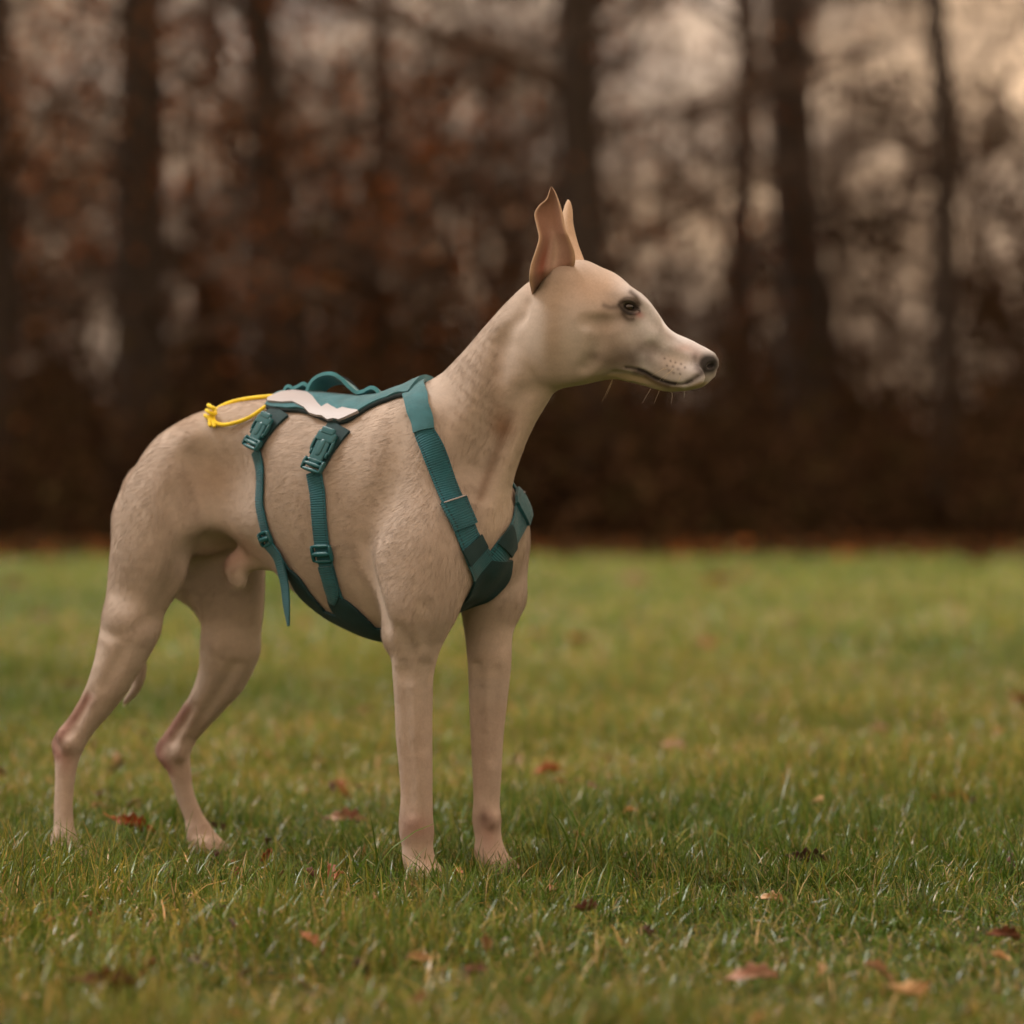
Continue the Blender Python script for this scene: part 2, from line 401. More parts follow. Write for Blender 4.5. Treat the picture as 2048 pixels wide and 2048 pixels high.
groove([(252, 1290), (232, 1330), (208, 1375)], 0.004, 0.012, 0.0030)
groove([(808, 1340), (812, 1420), (815, 1500), (820, 1580), (822, 1625)], 0.0035, 0.010, 0.0022)
groove([(852, 1330), (852, 1420), (850, 1500)], 0.003, 0.010, 0.0026)
groove([(955, 1330), (958, 1420), (962, 1520), (966, 1590)], 0.0030, 0.010, 0.0022)
groove([(994, 1340), (990, 1430), (986, 1520)], 0.003, 0.010, 0.0026)
groove([(850, 1215), (846, 1250), (846, 1290)], 0.004, 0.014, 0.0048)
groove([(470, 1330), (440, 1385), (400, 1440), (380, 1480)], 0.0035, 0.012, 0.0026)
for a_ in ((826, 1642, -0.050, 12), (846, 1662, -0.050, 12), (138, 1488, -0.090, 10), (124, 1470, -0.088, 7), (358, 1508, 0.066, 10), (986, 1640, 0.042, 9)):
    pel(a_[0], a_[1], a_[2], a_[3], 0.006, a_[3] * 1.3, k=0.012)
groove([(205, 1262), (235, 1272), (268, 1258), (300, 1235)], 0.003, 0.012, 0.0052)
groove([(180, 1385), (158, 1432), (136, 1470)], 0.0045, 0.008, 0.0012)
groove([(386, 1412), (364, 1450), (344, 1484)], 0.0045, 0.008, 0.0012)
groove([(800, 1262), (812, 1300), (815, 1350)], 0.004, 0.014, 0.003)
pel(425, 955, -0.073, 58, 0.026, 58, k=0.05, op=carve)          # hollow of the flank

def surface_nets():
    s = D < 0
    nA, nL, nZ = D.shape
    cnt = np.zeros((nA - 1, nL - 1, nZ - 1), dtype=np.uint8)
    for di in (0, 1):
        for dj in (0, 1):
            for dk in (0, 1):
                cnt += s[di:nA - 1 + di, dj:nL - 1 + dj, dk:nZ - 1 + dk]
    act = (cnt > 0) & (cnt < 8)
    I, J, K = np.nonzero(act)
    ids = np.full(act.shape, -1, dtype=np.int32); ids[I, J, K] = np.arange(len(I))
    corners = [(di, dj, dk) for di in (0, 1) for dj in (0, 1) for dk in (0, 1)]
    vals = np.stack([D[I + a, J + b, K + c] for a, b, c in corners], 1)
    xyz = np.stack([np.stack([GA[I + a], GL[J + b], GZ[K + c]], -1) for a, b, c in corners], 1)
    acc = np.zeros((len(I), 3)); n = np.zeros((len(I), 1))
    for i in range(8):
        for j in range(i + 1, 8):
            if sum(abs(x - y) for x, y in zip(corners[i], corners[j])) != 1: continue
            a, b = vals[:, i], vals[:, j]; m = (a < 0) != (b < 0)
            t = np.where(m, a / np.where(m, a - b, 1), 0)
            acc += np.where(m[:, None], xyz[:, i] + (xyz[:, j] - xyz[:, i]) * t[:, None], 0); n += m[:, None]
    V = acc / n
    quads = []
    for ax_ in range(3):
        sl0 = [slice(None)] * 3; sl1 = [slice(None)] * 3
        sl0[ax_] = slice(0, -1); sl1[ax_] = slice(1, None)
        ch = s[tuple(sl0)] != s[tuple(sl1)]
        o1, o2 = [(1, 2), (2, 0), (0, 1)][ax_]
        E = np.argwhere(ch); E = E[(E[:, o1] > 0) & (E[:, o2] > 0)]
        E = E[(E[:, o1] < D.shape[o1] - 1) & (E[:, o2] < D.shape[o2] - 1)]
        def c(d1, d2):
            q = E.copy(); q[:, o1] -= d1; q[:, o2] -= d2
            return ids[q[:, 0], q[:, 1], q[:, 2]]
        Q = np.stack([c(1, 1), c(0, 1), c(0, 0), c(1, 0)], 1)
        ins = s[E[:, 0], E[:, 1], E[:, 2]]
        Q = np.where(ins[:, None], Q, Q[:, ::-1])
        quads.append(Q)
    return V, np.vstack(quads)
DV, DF = surface_nets()
def smooth_mesh(V, Fq, it, w):
    e = np.vstack([Fq[:, [0, 1]], Fq[:, [1, 2]], Fq[:, [2, 3]], Fq[:, [3, 0]]])
    for _ in range(it):
        s = np.zeros_like(V); c = np.zeros((len(V), 1))
        for a, b in ((0, 1), (1, 0)):
            for i in range(3): s[:, i] += np.bincount(e[:, a], weights=V[e[:, b], i], minlength=len(V))
            c[:, 0] += np.bincount(e[:, a], minlength=len(V))
        V = V + (s / np.maximum(c, 1) - V) * (w[:, None] if hasattr(w, 'shape') else w)
    return V
head_w = np.clip((DV[:, 2] - 0.50) / 0.03, 0, 1) * np.clip((DV[:, 0] - 0.05) / 0.03, 0, 1)
DV = smooth_mesh(DV, DF, 3, 0.6 - 0.35 * head_w)
# keep only the body itself
def main_piece(V, Fq):
    lab = np.arange(len(V))
    e = np.vstack([Fq[:, [0, 1]], Fq[:, [1, 2]], Fq[:, [2, 3]], Fq[:, [3, 0]]])
    for _ in range(3000):
        m = np.minimum(lab[e[:, 0]], lab[e[:, 1]]); old = lab.copy()
        np.minimum.at(lab, e[:, 0], m); np.minimum.at(lab, e[:, 1], m)
        lab = lab[lab]
        if (old == lab).all(): break
    u, c = np.unique(lab, return_counts=True); keep = lab == u[np.argmax(c)]
    new = np.cumsum(keep) - 1
    return V[keep], new[Fq[keep[Fq].all(1)]]
DV, DF = main_piece(DV, DF)
# --- ears: thin cupped leaves rooted in the skull
EARV, EARF, EARC = [], [], []
def ear(rows, base_l, mid_l, tip_l, cup_sign, nj=25):
    ni = len(rows)
    rr = catmull([[*r[0], *r[1], r[2]] for r in rows], 5)
    m = len(rr); G = np.zeros((m, nj, 3)); UVc = np.zeros((m, nj, 2))
    for i, r in enumerate(rr):
        t = i / (m - 1)
        for j in range(nj):
            x = j / (nj - 1)
            u = r[0] + (r[2] - r[0]) * x; v = r[1] + (r[3] - r[1]) * x
            lift = (1 - (2 * x - 1) ** 2)
            l = np.interp(t, [0, 0.13, 0.3, 1], [base_l, mid_l, mid_l, tip_l]) + cup_sign * r[4] * (lift - 0.35)
            l += -np.sign(base_l) * (0.022 * x ** 2 * max(0, 1 - t / 0.42) + 0.020 * max(0, 1 - t / 0.10) ** 2)
            if cup_sign > 0: l -= 0.007 * math.exp(-((x - 0.36 - 0.2 * t) / 0.07) ** 2) * max(0, 1 - t / 0.46) * min(1, t / 0.1)
            G[i, j] = hloc(u, v, l); UVc[i, j] = (t, x)
    du = np.gradient(G, axis=0); dv = np.gradient(G, axis=1)
    nn = nrm(np.cross(du, dv))
    th = 0.0013 * (1 - 0.45 * UVc[..., :1]) * (0.35 + 0.65 * (1 - (2 * UVc[..., 1:] - 1) ** 4))
    A_, B_ = G + nn * th, G - nn * th
    base = sum(len(x) for x in EARV)
    V = np.vstack([A_.reshape(-1, 3), B_.reshape(-1, 3)]); n = m * nj
    f = []
    idx = lambda i, j, s: base + s * n + i * nj + j
    for i in range(m - 1):
        for j in range(nj - 1):
            f.append([idx(i, j, 0), idx(i + 1, j, 0), idx(i + 1, j + 1, 0), idx(i, j + 1, 0)])
            f.append([idx(i, j, 1), idx(i, j + 1, 1), idx(i + 1, j + 1, 1), idx(i + 1, j, 1)])
        f.append([idx(i, 0, 0), idx(i, 0, 1), idx(i + 1, 0, 1), idx(i + 1, 0, 0)])
        f.append([idx(i, nj - 1, 0), idx(i + 1, nj - 1, 0), idx(i + 1, nj - 1, 1), idx(i, nj - 1, 1)])
    for j in range(nj - 1):
        f.append([idx(0, j, 0), idx(0, j + 1, 0), idx(0, j + 1, 1), idx(0, j, 1)])
        f.append([idx(m - 1, j, 0), idx(m - 1, j, 1), idx(m - 1, j + 1, 1), idx(m - 1, j + 1, 0)])
    EARV.append(V); EARF.extend(f)
    t, x = UVc[..., 0].ravel(), UVc[..., 1].ravel()
    inner = np.outer(np.ones_like(t), srgb(146, 110, 92))
    pink = np.exp(-((t - 0.28) / 0.16) ** 2 - ((x - 0.55) / 0.3) ** 2)[:, None]
    inner = inner * (1 - 0.75 * pink) + srgb(206, 172, 162) * 0.75 * pink
    crm = np.exp(-((t - 0.24) / 0.15) ** 2 - ((x - 0.52) / 0.10) ** 2)[:, None]
    inner = inner * (1 - 0.7 * crm) + srgb(222, 196, 180) * 0.7 * crm
    red = np.exp(-((t - 0.20) / 0.15) ** 2 - ((x - 0.24) / 0.10) ** 2)[:, None]
    inner = inner * (1 - 0.7 * red) + srgb(150, 80, 62) * 0.7 * red
    tipd = np.clip((t - 0.55) / 0.3, 0, 1)[:, None]
    inner = inner * (1 - 0.85 * tipd) + srgb(98, 72, 54) * 0.85 * tipd
    edge = np.clip((np.abs(2 * x - 1) - 0.80) / 0.2, 0, 1)[:, None]
    inner = inner * (1 - edge) + srgb(212, 180, 152) * edge
    outer = np.outer(np.ones_like(t), srgb(206, 180, 156))
    nearer = to_world(A_.reshape(-1, 3))[:, 1].mean() < to_world(B_.reshape(-1, 3))[:, 1].mean()
    open_near = cup_sign > 0
    EARC.append(inner if nearer == open_near else outer); EARC.append(outer if nearer == open_near else inner)
ear([((1064, 590), (1132, 562), 0.014), ((1059, 560), (1148, 534), 0.018), ((1062, 530), (1150, 512), 0.020), ((1072, 500), (1145, 492), 0.016), ((1078, 475), (1137, 472), 0.010),
     ((1073, 450), (1130, 452), 0.007), ((1069, 428), (1126, 430), 0.006), ((1078, 411), (1121, 412), 0.005), ((1092, 399), (1116, 397), 0.003), ((1098, 384), (1110, 383), 0.001), ((1101, 374), (1104, 374), 0.0)], -0.014, -0.045, -0.042, 1)
ear([((1098, 560), (1176, 545), 0.012), ((1102, 525), (1168, 520), 0.014), ((1110, 495), (1158, 494), 0.012), ((1117, 470), (1151, 470), 0.009), ((1121, 446), (1146, 446), 0.006), ((1126, 424), (1145, 424), 0.004), ((1131, 408), (1142, 408), 0.002), ((1135, 400), (1138, 400), 0.0)], 0.026, 0.030, 0.036, -1)

# --- colour of the coat
def hmir_near(p):
    w = to_world(p); X, Y = w[:, 0] - H0[0], w[:, 1] - H0[1]
    l = X * HS + Y * HC; far = l > 0
    w = w.copy(); w[far, 0] -= 2 * l[far] * HS; w[far, 1] -= 2 * l[far] * HC
    return np.stack([CX + F * w[:, 0] / w[:, 1], HY - F * (w[:, 2] - CH) / w[:, 1]], -1), np.abs(l)
def vnoise(p, f, seed):
    """cheap smooth value noise"""
    r = np.random.default_rng(seed).random((64, 64, 64)).astype(np.float32)
    q = p * f; i = np.floor(q).astype(int); t = q - i; t = t * t * (3 - 2 * t); o = 0
    for a in (0, 1):
        for b in (0, 1):
            for c in (0, 1):
                w = np.abs(1 - a - t[:, 0]) * np.abs(1 - b - t[:, 1]) * np.abs(1 - c - t[:, 2])
                o = o + w * r[(i[:, 0] + a) % 64, (i[:, 1] + b) % 64, (i[:, 2] + c) % 64]
    return o
def coat(p):
    head = np.clip((p[:, 2] - 0.49) / 0.03, 0, 1) * np.clip((p[:, 0] - 0.045) / 0.03, 0, 1)
    q = p.copy(); q[:, 1] = -np.abs(q[:, 1])
    uvb = to_px(q); uvh, lh = hmir_near(p)
    near_leg = p[:, 1] < 0
    c = np.outer(np.ones(len(p)), srgb(207, 192, 180))
    def mix(w, col):
        nonlocal c
        w = np.clip(w, 0, 1)[:, None]; c = c * (1 - w) + np.asarray(col) * w
    g = lambda uv, cu, cv, ru, rv: np.exp(-((uv[:, 0] - cu) / ru) ** 2 - ((uv[:, 1] - cv) / rv) ** 2)
    def line(uv, pts, w):
        P = catmull(pts, 6); d = np.full(len(uv), 1e9)
        for a, b in zip(P[:-1], P[1:]):
            ab = b - a; t = np.clip(((uv - a) @ ab) / (ab @ ab + 1e-9), 0, 1)
            d = np.minimum(d, np.linalg.norm(uv - a - t[:, None] * ab, axis=1))
        return np.exp(-(d / w) ** 2)
    n1, n2, n3 = vnoise(p, 28, 1), vnoise(p, 90, 2), vnoise(p, 300, 3)
    mix(0.16 * (n1 - 0.35), srgb(186, 156, 130))
    # paler underside, throat and front
    mix(np.clip((0.33 - p[:, 2]) / 0.10, 0, 0.5) * (p[:, 2] > 0.22) * (np.abs(p[:, 1]) < 0.06), srgb(214, 196, 178))
    mix(0.75 * line(uvb, [(1085, 800), (1050, 900), (1010, 1000), (985, 1110)], 40) * (np.abs(p[:, 1]) < 0.05), srgb(218, 202, 184))
    mix(0.75 * g(uvb, 480, 1160, 36, 34) * (np.abs(p[:, 1]) < 0.035), srgb(228, 212, 200))
    mix(0.6 * g(uvb, 460, 1110, 60, 34) * (np.abs(p[:, 1]) < 0.04), srgb(205, 160, 148))
    # richer fawn along the neck and back; shade of creases and hollows painted in
    body = 1 - head
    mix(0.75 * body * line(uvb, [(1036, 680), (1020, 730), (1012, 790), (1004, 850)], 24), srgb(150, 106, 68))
    mix(0.35 * body * line(uvb, [(1060, 612), (1052, 630), (1030, 648), (1010, 672), (998, 705), (992, 745)], 9), srgb(112, 76, 48))  # neck crease darkened, its shade put into the coat colour
    mix(0.55 * body * line(uvb, [(1042, 770), (1020, 830), (1000, 885), (978, 945), (960, 995)], 10), srgb(118, 86, 60))  # shade along the throat groove painted as a dark line
    mix(0.28 * g(uvb, 430, 950, 70, 55), srgb(172, 132, 92))  # flank hollow: fawn deepened to paint in its shading
    mix(0.30 * line(uvb, [(360, 850), (520, 800), (700, 806)], 26), srgb(214, 190, 168))
    # legs turn pinkish, feet pale
    low = np.clip((0.235 - p[:, 2]) / 0.16, 0, 1)
    mix(0.45 * low, srgb(196, 170, 154))
    mix(0.3 * low * np.clip((n1 - 0.4) * 4, 0, 1), srgb(172, 144, 124))
    mix(np.clip((0.05 - p[:, 2]) / 0.03, 0, 0.8), srgb(206, 180, 164))
    mix(np.clip((0.010 - p[:, 2]) / 0.006, 0, 0.9), srgb(70, 50, 46))
    for s, pts in ((-1, [(175, 1395), (140, 1445), (112, 1484), (116, 1510)]), (1, [(372, 1415), (340, 1462), (318, 1500), (335, 1540)])):
        uv = to_px(p); m = (p[:, 1] * s > 0.02)
        mix(0.8 * m * line(uv, pts, 13), srgb(146, 96, 84))
    uv = to_px(p)
    mix(0.55 * (p[:, 1] < -0.02) * g(uv, 832, 1655, 36, 26), srgb(170, 122, 114))
    mix(0.7 * (p[:, 1] > 0.02) * g(uv, 968, 1634, 10, 14), srgb(92, 66, 56))
    mix(0.5 * (p[:, 1] > 0.02) * g(uv, 975, 1665, 22, 34), srgb(176, 132, 122))
    mix(0.5 * (p[:, 1] < -0.02) * g(uv, 132, 1520, 18, 30), srgb(168, 120, 112))
    for c0, c1 in CLAWS:
        ab = c1 - c0; tt = np.clip(((p - c0) @ ab) / (ab @ ab), -0.1, 1); mix(np.clip((0.0042 - np.linalg.norm(p - c0 - tt[:, None] * ab, axis=1)) / 0.0012, 0, 1) * (((p - c0) @ ab) > -1e-6), srgb(58, 48, 44))
    # head
    U = uvh
    def hm(w, col): mix(head * w, col)
    hm(0.55 * g(U, 1190, 575, 80, 45), srgb(212, 176, 146))
    hm(0.8 * g(U, 1150, 690, 80, 55), srgb(204, 196, 184))
    hm(0.5 * g(U, 1105, 660, 25, 80), srgb(176, 148, 118))
    hm(0.9 * np.clip((U[:, 0] - 1215) / 70, 0, 1), srgb(222, 222, 226))
    hm(0.65 * np.clip((U[:, 0] - 1180) / 60, 0, 1) * (n2 - 0.15) * np.clip((U[:, 1] - 600 - (U[:, 0] - 1260) * 0.6) / 25, 0, 1), srgb(140, 122, 110))
    hm(0.55 * g(U, 1215, 665, 40, 34), srgb(150, 134, 118))
    hm(0.85 * g(U, 1274, 714, 48, 19) * (0.45 + 0.8 * n2), srgb(74, 61, 55))
    hm(0.7 * g(U, 1225, 722, 34, 18), srgb(124, 108, 96))  # shading behind the mouth corner painted dark, with the small spot below
    hm(0.5 * g(U, 1188, 712, 14, 10), srgb(100, 84, 70))
    hm(0.5 * g(U, 1330, 700, 34, 20) * n3, srgb(120, 108, 104))
    hm(0.9 * g(U, 1352, 722, 30, 18), srgb(206, 196, 190))
    hm(0.5 * g(U, 1372, 696, 18, 9), srgb(184, 146, 130))
    hm(0.5 * g(U, 1392, 706, 14, 12), srgb(150, 118, 106))
    low_jaw = np.clip((U[:, 1] - np.interp(U[:, 0], [1040, 1250, 1290, 1315, 1345, 1370, 1400], [760, 744, 750, 764, 774, 776, 762])) / 4, 0, 1)
    hm(0.85 * low_jaw * np.clip((U[:, 0] - 1150) / 60, 0, 1), srgb(186, 170, 136))
    hm(0.9 * line(U, [(1290, 752), (1312, 766), (1340, 775), (1362, 776)], 3.5), srgb(150, 136, 100))
    # eye surround
    hm(0.75 * g(U, 1256, 620, 30, 26), srgb(128, 112, 100))
    hm(0.8 * g(U, 1238, 592, 24, 10), srgb(186, 170, 158))
    hm(0.95 * line(U, [(1238, 609), (1247, 603), (1260, 602), (1271, 610), (1279, 624), (1268, 629), (1255, 627), (1245, 619), (1238, 609)], 3.4), srgb(34, 27, 24))
    hm(0.95 * np.clip(2.6 * g(U, 1260, 617, 18, 12) - 0.6, 0, 1), srgb(30, 24, 21))
    hm(0.85 * line(U, [(1240, 604), (1252, 596), (1266, 598), (1276, 608)], 4.0), srgb(84, 72, 64))
    hm(0.62 * line(U, [(1240, 613), (1222, 615), (1208, 611)], 5.5), srgb(70, 58, 50))
    hm(0.85 * line(U, [(1262, 584), (1272, 594), (1279, 608)], 6), srgb(80, 68, 60))
    hm(0.75 * line(U, [(1246, 628), (1256, 638), (1266, 638)], 5), srgb(70, 58, 50))
    hm(0.6 * g(U, 1280, 630, 8, 6), srgb(176, 122, 118))
    # mouth and nose
    hm(0.75 * line(U, [(1270, 744), (1292, 750), (1314, 764), (1336, 772)], 6.0), srgb(84, 64, 48))  # brown lip band, with the shadow under the lip painted in
    hm(0.8 * line(U, [(1252, 735), (1268, 737), (1288, 742), (1312, 756), (1340, 766), (1366, 768), (1384, 762)], 2.6), srgb(40, 30, 26))
    hm(0.97 * line(U, [(1278, 740), (1292, 745), (1312, 756), (1336, 765), (1352, 768)], 4.6), srgb(24, 17, 15))
    hm(0.75 * line(U, [(1376, 764), (1396, 752), (1408, 742)], 7), srgb(52, 40, 36))
    hm(0.97 * np.clip(2.2 * g(U, 1418, 728, 24, 21) - 0.35, 0, 1) * np.clip((U[:, 0] - 1392 + 0.2 * (U[:, 1] - 728)) / 6, 0, 1), srgb(27, 25, 28))
    hm(0.6 * line(U, [(1390, 715), (1394, 735)], 8), srgb(70, 54, 50))
    for du, dv in ((1329, 717), (1341, 722), (1351, 725), (1362, 728), (1334, 731), (1346, 733), (1356, 738), (1370, 735), (1338, 741), (1347, 746), (1360, 748)):
        hm(0.75 * np.exp(-((U[:, 0] - du) ** 2 + (U[:, 1] - dv) ** 2) / 2.2 ** 2), srgb(62, 50, 48))
    n4 = vnoise(p * np.array([70.0, 210.0, 240.0]), 1.0, 4)
    muz = head * np.clip((U[:, 0] - 1200) / 80, 0, 1)
    c = c * ((0.965 + 0.07 * n2) * (0.95 + 0.10 * n4) * (0.77 + 0.17 * muz))[:, None]
    wet = head * np.clip(1.8 * g(U, 1417, 728, 18, 18) - 0.3, 0, 1) * np.clip((U[:, 0] - 1393) / 8, 0, 1)
    bare = np.clip(wet + head * (line(U, MOUTH, 4.5) + line(U, [(1238, 609), (1247, 603), (1260, 602), (1271, 610), (1279, 624), (1268, 629), (1255, 627), (1245, 619), (1238, 609)], 5)), 0, 1)
    return c, wet, bare
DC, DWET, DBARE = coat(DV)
nb = len(DV)
ev = np.vstack(EARV); ec = np.vstack(EARC)
Vall = np.vstack([DV, ev]); Fall = np.vstack([DF, np.array(EARF) + nb])
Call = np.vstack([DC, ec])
wet = np.concatenate([DWET, np.zeros(len(ev))])

m_coat, t, b = new_mat('dog_coat')
at = N(t, 'ShaderNodeAttribute', attribute_name='col'); aw = N(t, 'ShaderNodeAttribute', attribute_name='wet')
tcn = N(t, 'ShaderNodeTexCoord')
n1 = N(t, 'ShaderNodeTexNoise', {'Vector': tcn.outputs['Object'], 'Scale': 420.0, 'Detail': 3.0})
mxn = N(t, 'ShaderNodeMix', data_type='RGBA', blend_type='MULTIPLY')
rmp = N(t, 'ShaderNodeMapRange', {'Value': n1.outputs['Fac'], 'From Min': 0.25, 'From Max': 0.75, 'To Min': 0.92, 'To Max': 1.05})
mxn.inputs[0].default_value = 1.0
t.links.new(at.outputs['Color'], mxn.inputs[6]); t.links.new(rmp.outputs[0], mxn.inputs[7])
t.links.new(mxn.outputs[2], b.inputs['Base Color'])
rr_ = N(t, 'ShaderNodeMapRange', {'Value': aw.outputs['Fac'], 'To Min': 0.75, 'To Max': 0.32}); t.links.new(rr_.outputs[0], b.inputs['Roughness'])
b.inputs['Specular IOR Level'].default_value = 0.25
b.inputs['Sheen Weight'].default_value = 0.25; b.inputs['Sheen Roughness'].default_value = 0.5; b.inputs['Sheen Tint'].default_value = (1, 0.92, 0.84, 1)
b.inputs['Subsurface Weight'].default_value = 0.0
nb_ = N(t, 'ShaderNodeTexNoise', {'Vector': tcn.outputs['Object'], 'Scale': 700.0, 'Detail': 2.0})
bp = N(t, 'ShaderNodeBump', {'Height': nb_.outputs['Fac'], 'Strength': 0.12, 'Distance': 0.0006}); t.links.new(bp.outputs[0], b.inputs['Normal'])

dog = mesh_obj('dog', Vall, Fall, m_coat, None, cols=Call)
aw_ = dog.data.attributes.new('wet', 'FLOAT', 'POINT'); aw_.data.foreach_set('value', wet.astype(np.float32))
dog.location = (P0[0], P0[1], 0); dog.rotation_euler = (0, 0, -TH)
tag(dog, 'fawn short-haired sighthound with raised ears standing on the grass in a teal harness', 'dog')

# --- eyes
m_eye, t, b = new_mat('dog_eye')
t.links.new(N(t, 'ShaderNodeAttribute', attribute_name='col').outputs['Color'], b.inputs['Base Color'])
b.inputs['Roughness'].default_value = 0.06; b.inputs['Coat Weight'].default_value = 1.0; b.inputs['Coat Roughness'].default_value = 0.02
for s, e in zip((-1, 1), EYES):
    gz = to_local(np.array([P0[0], P0[1], 0.0]) + np.array([0.55, s * 0.95, 0.05])); gz = nrm(gz)
    V, Fq = [], []; n1_, n2_ = 28, 20
    for i in range(n2_ + 1):
        th = math.pi * i / n2_
        for j in range(n1_):
            ph = 2 * math.pi * j / n1_
            V.append([math.sin(th) * math.cos(ph), math.sin(th) * math.sin(ph), math.cos(th)])
    for i in range(n2_):
        for j in range(n1_):
            Fq.append([i * n1_ + j, (i + 1) * n1_ + j, (i + 1) * n1_ + (j + 1) % n1_, i * n1_ + (j + 1) % n1_])
    V = np.array(V); Rm = np.array(Vector((0, 0, 1)).rotation_difference(Vector(gz)).to_matrix())
    ang = np.degrees(np.arccos(np.clip(V[:, 2], -1, 1)))
    cc = np.where((ang < 22)[:, None], srgb(10, 8, 8), np.where((ang < 52)[:, None], srgb(44, 30, 20), srgb(34, 27, 24)))
    r = 0.0085 * (1 + 0.05 * np.exp(-(ang / 30) ** 2))
    mesh_obj('eye', e + (V @ Rm.T) * r[:, None], np.array(Fq), m_eye, dog, cols=cc)

# --- short hair lying along the body
def flow(p, nr):
    uvh, _ = hmir_near(p)
    head = np.clip((p[:, 2] - 0.50) / 0.03, 0, 1) * np.clip((p[:, 0] - 0.06) / 0.03, 0, 1)
    low = np.clip((0.30 - p[:, 2]) / 0.06, 0, 1)
    d = np.zeros_like(p); d[:, 0] = -1.0; d[:, 2] = -0.30
    neck = np.clip((p[:, 0] + 0.02) / 0.05, 0, 1) * (1 - head) * (1 - low)
    d += neck[:, None] * np.array([0.45, 0, -0.9])
    hind = np.clip((-0.22 - p[:, 0]) / 0.12, 0, 1) * np.clip((0.47 - p[:, 2]) / 0.12, 0, 1)
    d += hind[:, None] * np.array([0.0, 0, -0.8])
    d = d * (1 - low[:, None]) + low[:, None] * np.array([-0.12, 0, -1.0])
    d = d * (1 - head[:, None]) + head[:, None] * np.array([-0.87, -0.45, 0.12])
    d = d - (d * nr).sum(1, keepdims=True) * nr
    return nrm(d), head, low
def make_hair(n):
    tri = np.vstack([DF[:, [0, 1, 2]], DF[:, [0, 2, 3]]])
    a, b_, c_ = DV[tri[:, 0]], DV[tri[:, 1]], DV[tri[:, 2]]
    cr_ = np.cross(b_ - a, c_ - a); ar = np.linalg.norm(cr_, axis=1); nr = cr_ / (ar[:, None] + 1e-15)
    pick = rng.choice(len(tri), n, p=ar / ar.sum())
    u, v = rng.random(n), rng.random(n); f = u + v > 1; u[f], v[f] = 1 - u[f], 1 - v[f]
    p = a[pick] + (b_[pick] - a[pick]) * u[:, None] + (c_[pick] - a[pick]) * v[:, None]
    nr = nr[pick]
    tv = tri[pick]
    col = DC[tv[:, 0]] * (1 - u - v)[:, None] + DC[tv[:, 1]] * u[:, None] + DC[tv[:, 2]] * v[:, None]
    bare = DBARE[tv[:, 0]]
    keep = (rng.random(n) > bare * 1.3) & (p[:, 2] > 0.004)
    for e in EYES: keep &= np.linalg.norm(p - e, axis=1) > 0.0125
    p, nr, col = p[keep], nr[keep], col[keep]
    d, head, low = flow(p, nr); n = len(p)
    d = nrm(d + 0.09 * rng.normal(size=(n, 3))); d = nrm(d - (d * nr).sum(1, keepdims=True) * nr)
    L = (0.0100 - 0.0058 * head - 0.0025 * low) * (0.65 + 0.6 * rng.random(n))
    rise = 0.045 + 0.07 * rng.random(n)
    p0 = p - nr * 0.0004
    p1 = p0 + (d * 0.5 + nr * rise[:, None] * 0.62) * L[:, None]
    p2 = p0 + (d + nr * rise[:, None] * 0.72) * L[:, None]
    shade = (0.76 + 0.48 * rng.random(n))[:, None]
    return np.stack([p0, p1, p2], 1), np.clip(col * shade * 1.04, 0, 1)
def hair_object(name, pts, cols, r0, parent, mat):
    n = len(pts); k = pts.shape[1]
    hc = bpy.data.hair_curves.new(name); hc.add_curves([k] * n)
    hc.attributes['position'].data.foreach_set('vector', pts.astype(np.float32).ravel())
    ra = hc.attributes.get('radius') or hc.attributes.new('radius', 'FLOAT', 'POINT')
    w = np.linspace(1, 0.25, k)[None, :] * np.broadcast_to(np.asarray(r0, dtype=float).reshape(-1, 1), (n, 1))
    ra.data.foreach_set('value', w.astype(np.float32).ravel())
    ca = hc.attributes.new('hair_col', 'FLOAT_COLOR', 'CURVE')
    c4 = np.ones((n, 4), dtype=np.float32); c4[:, :3] = cols; ca.data.foreach_set('color', c4.ravel())
    hc.materials.append(mat)
    o = bpy.data.objects.new(name, hc); COL.objects.link(o); o.parent = parent
    return o
m_hair, t, b = new_mat('dog_hair')
t.nodes.remove(b)
ah = N(t, 'ShaderNodeAttribute', attribute_name='hair_col')
df = N(t, 'ShaderNodeBsdfDiffuse'); tr = N(t, 'ShaderNodeBsdfTranslucent'); gl = N(t, 'ShaderNodeBsdfGlossy', {'Roughness': 0.45, 'Color': (0.5, 0.48, 0.45, 1)})
t.links.new(ah.outputs['Color'], df.inputs[0]); t.links.new(ah.outputs['Color'], tr.inputs[0])
m1 = N(t, 'ShaderNodeMixShader', {0: 0.30, 1: df.outputs[0], 2: tr.outputs[0]})
m2 = N(t, 'ShaderNodeMixShader', {0: 0.05, 1: m1.outputs[0], 2: gl.outputs[0]})
t.links.new(m2.outputs[0], t.nodes['Material Output'].inputs[0])
hp, hcol = make_hair(HAIRS)
tag(hair_object('hair', hp, hcol, 0.00007, dog, m_hair), kind='stuff')
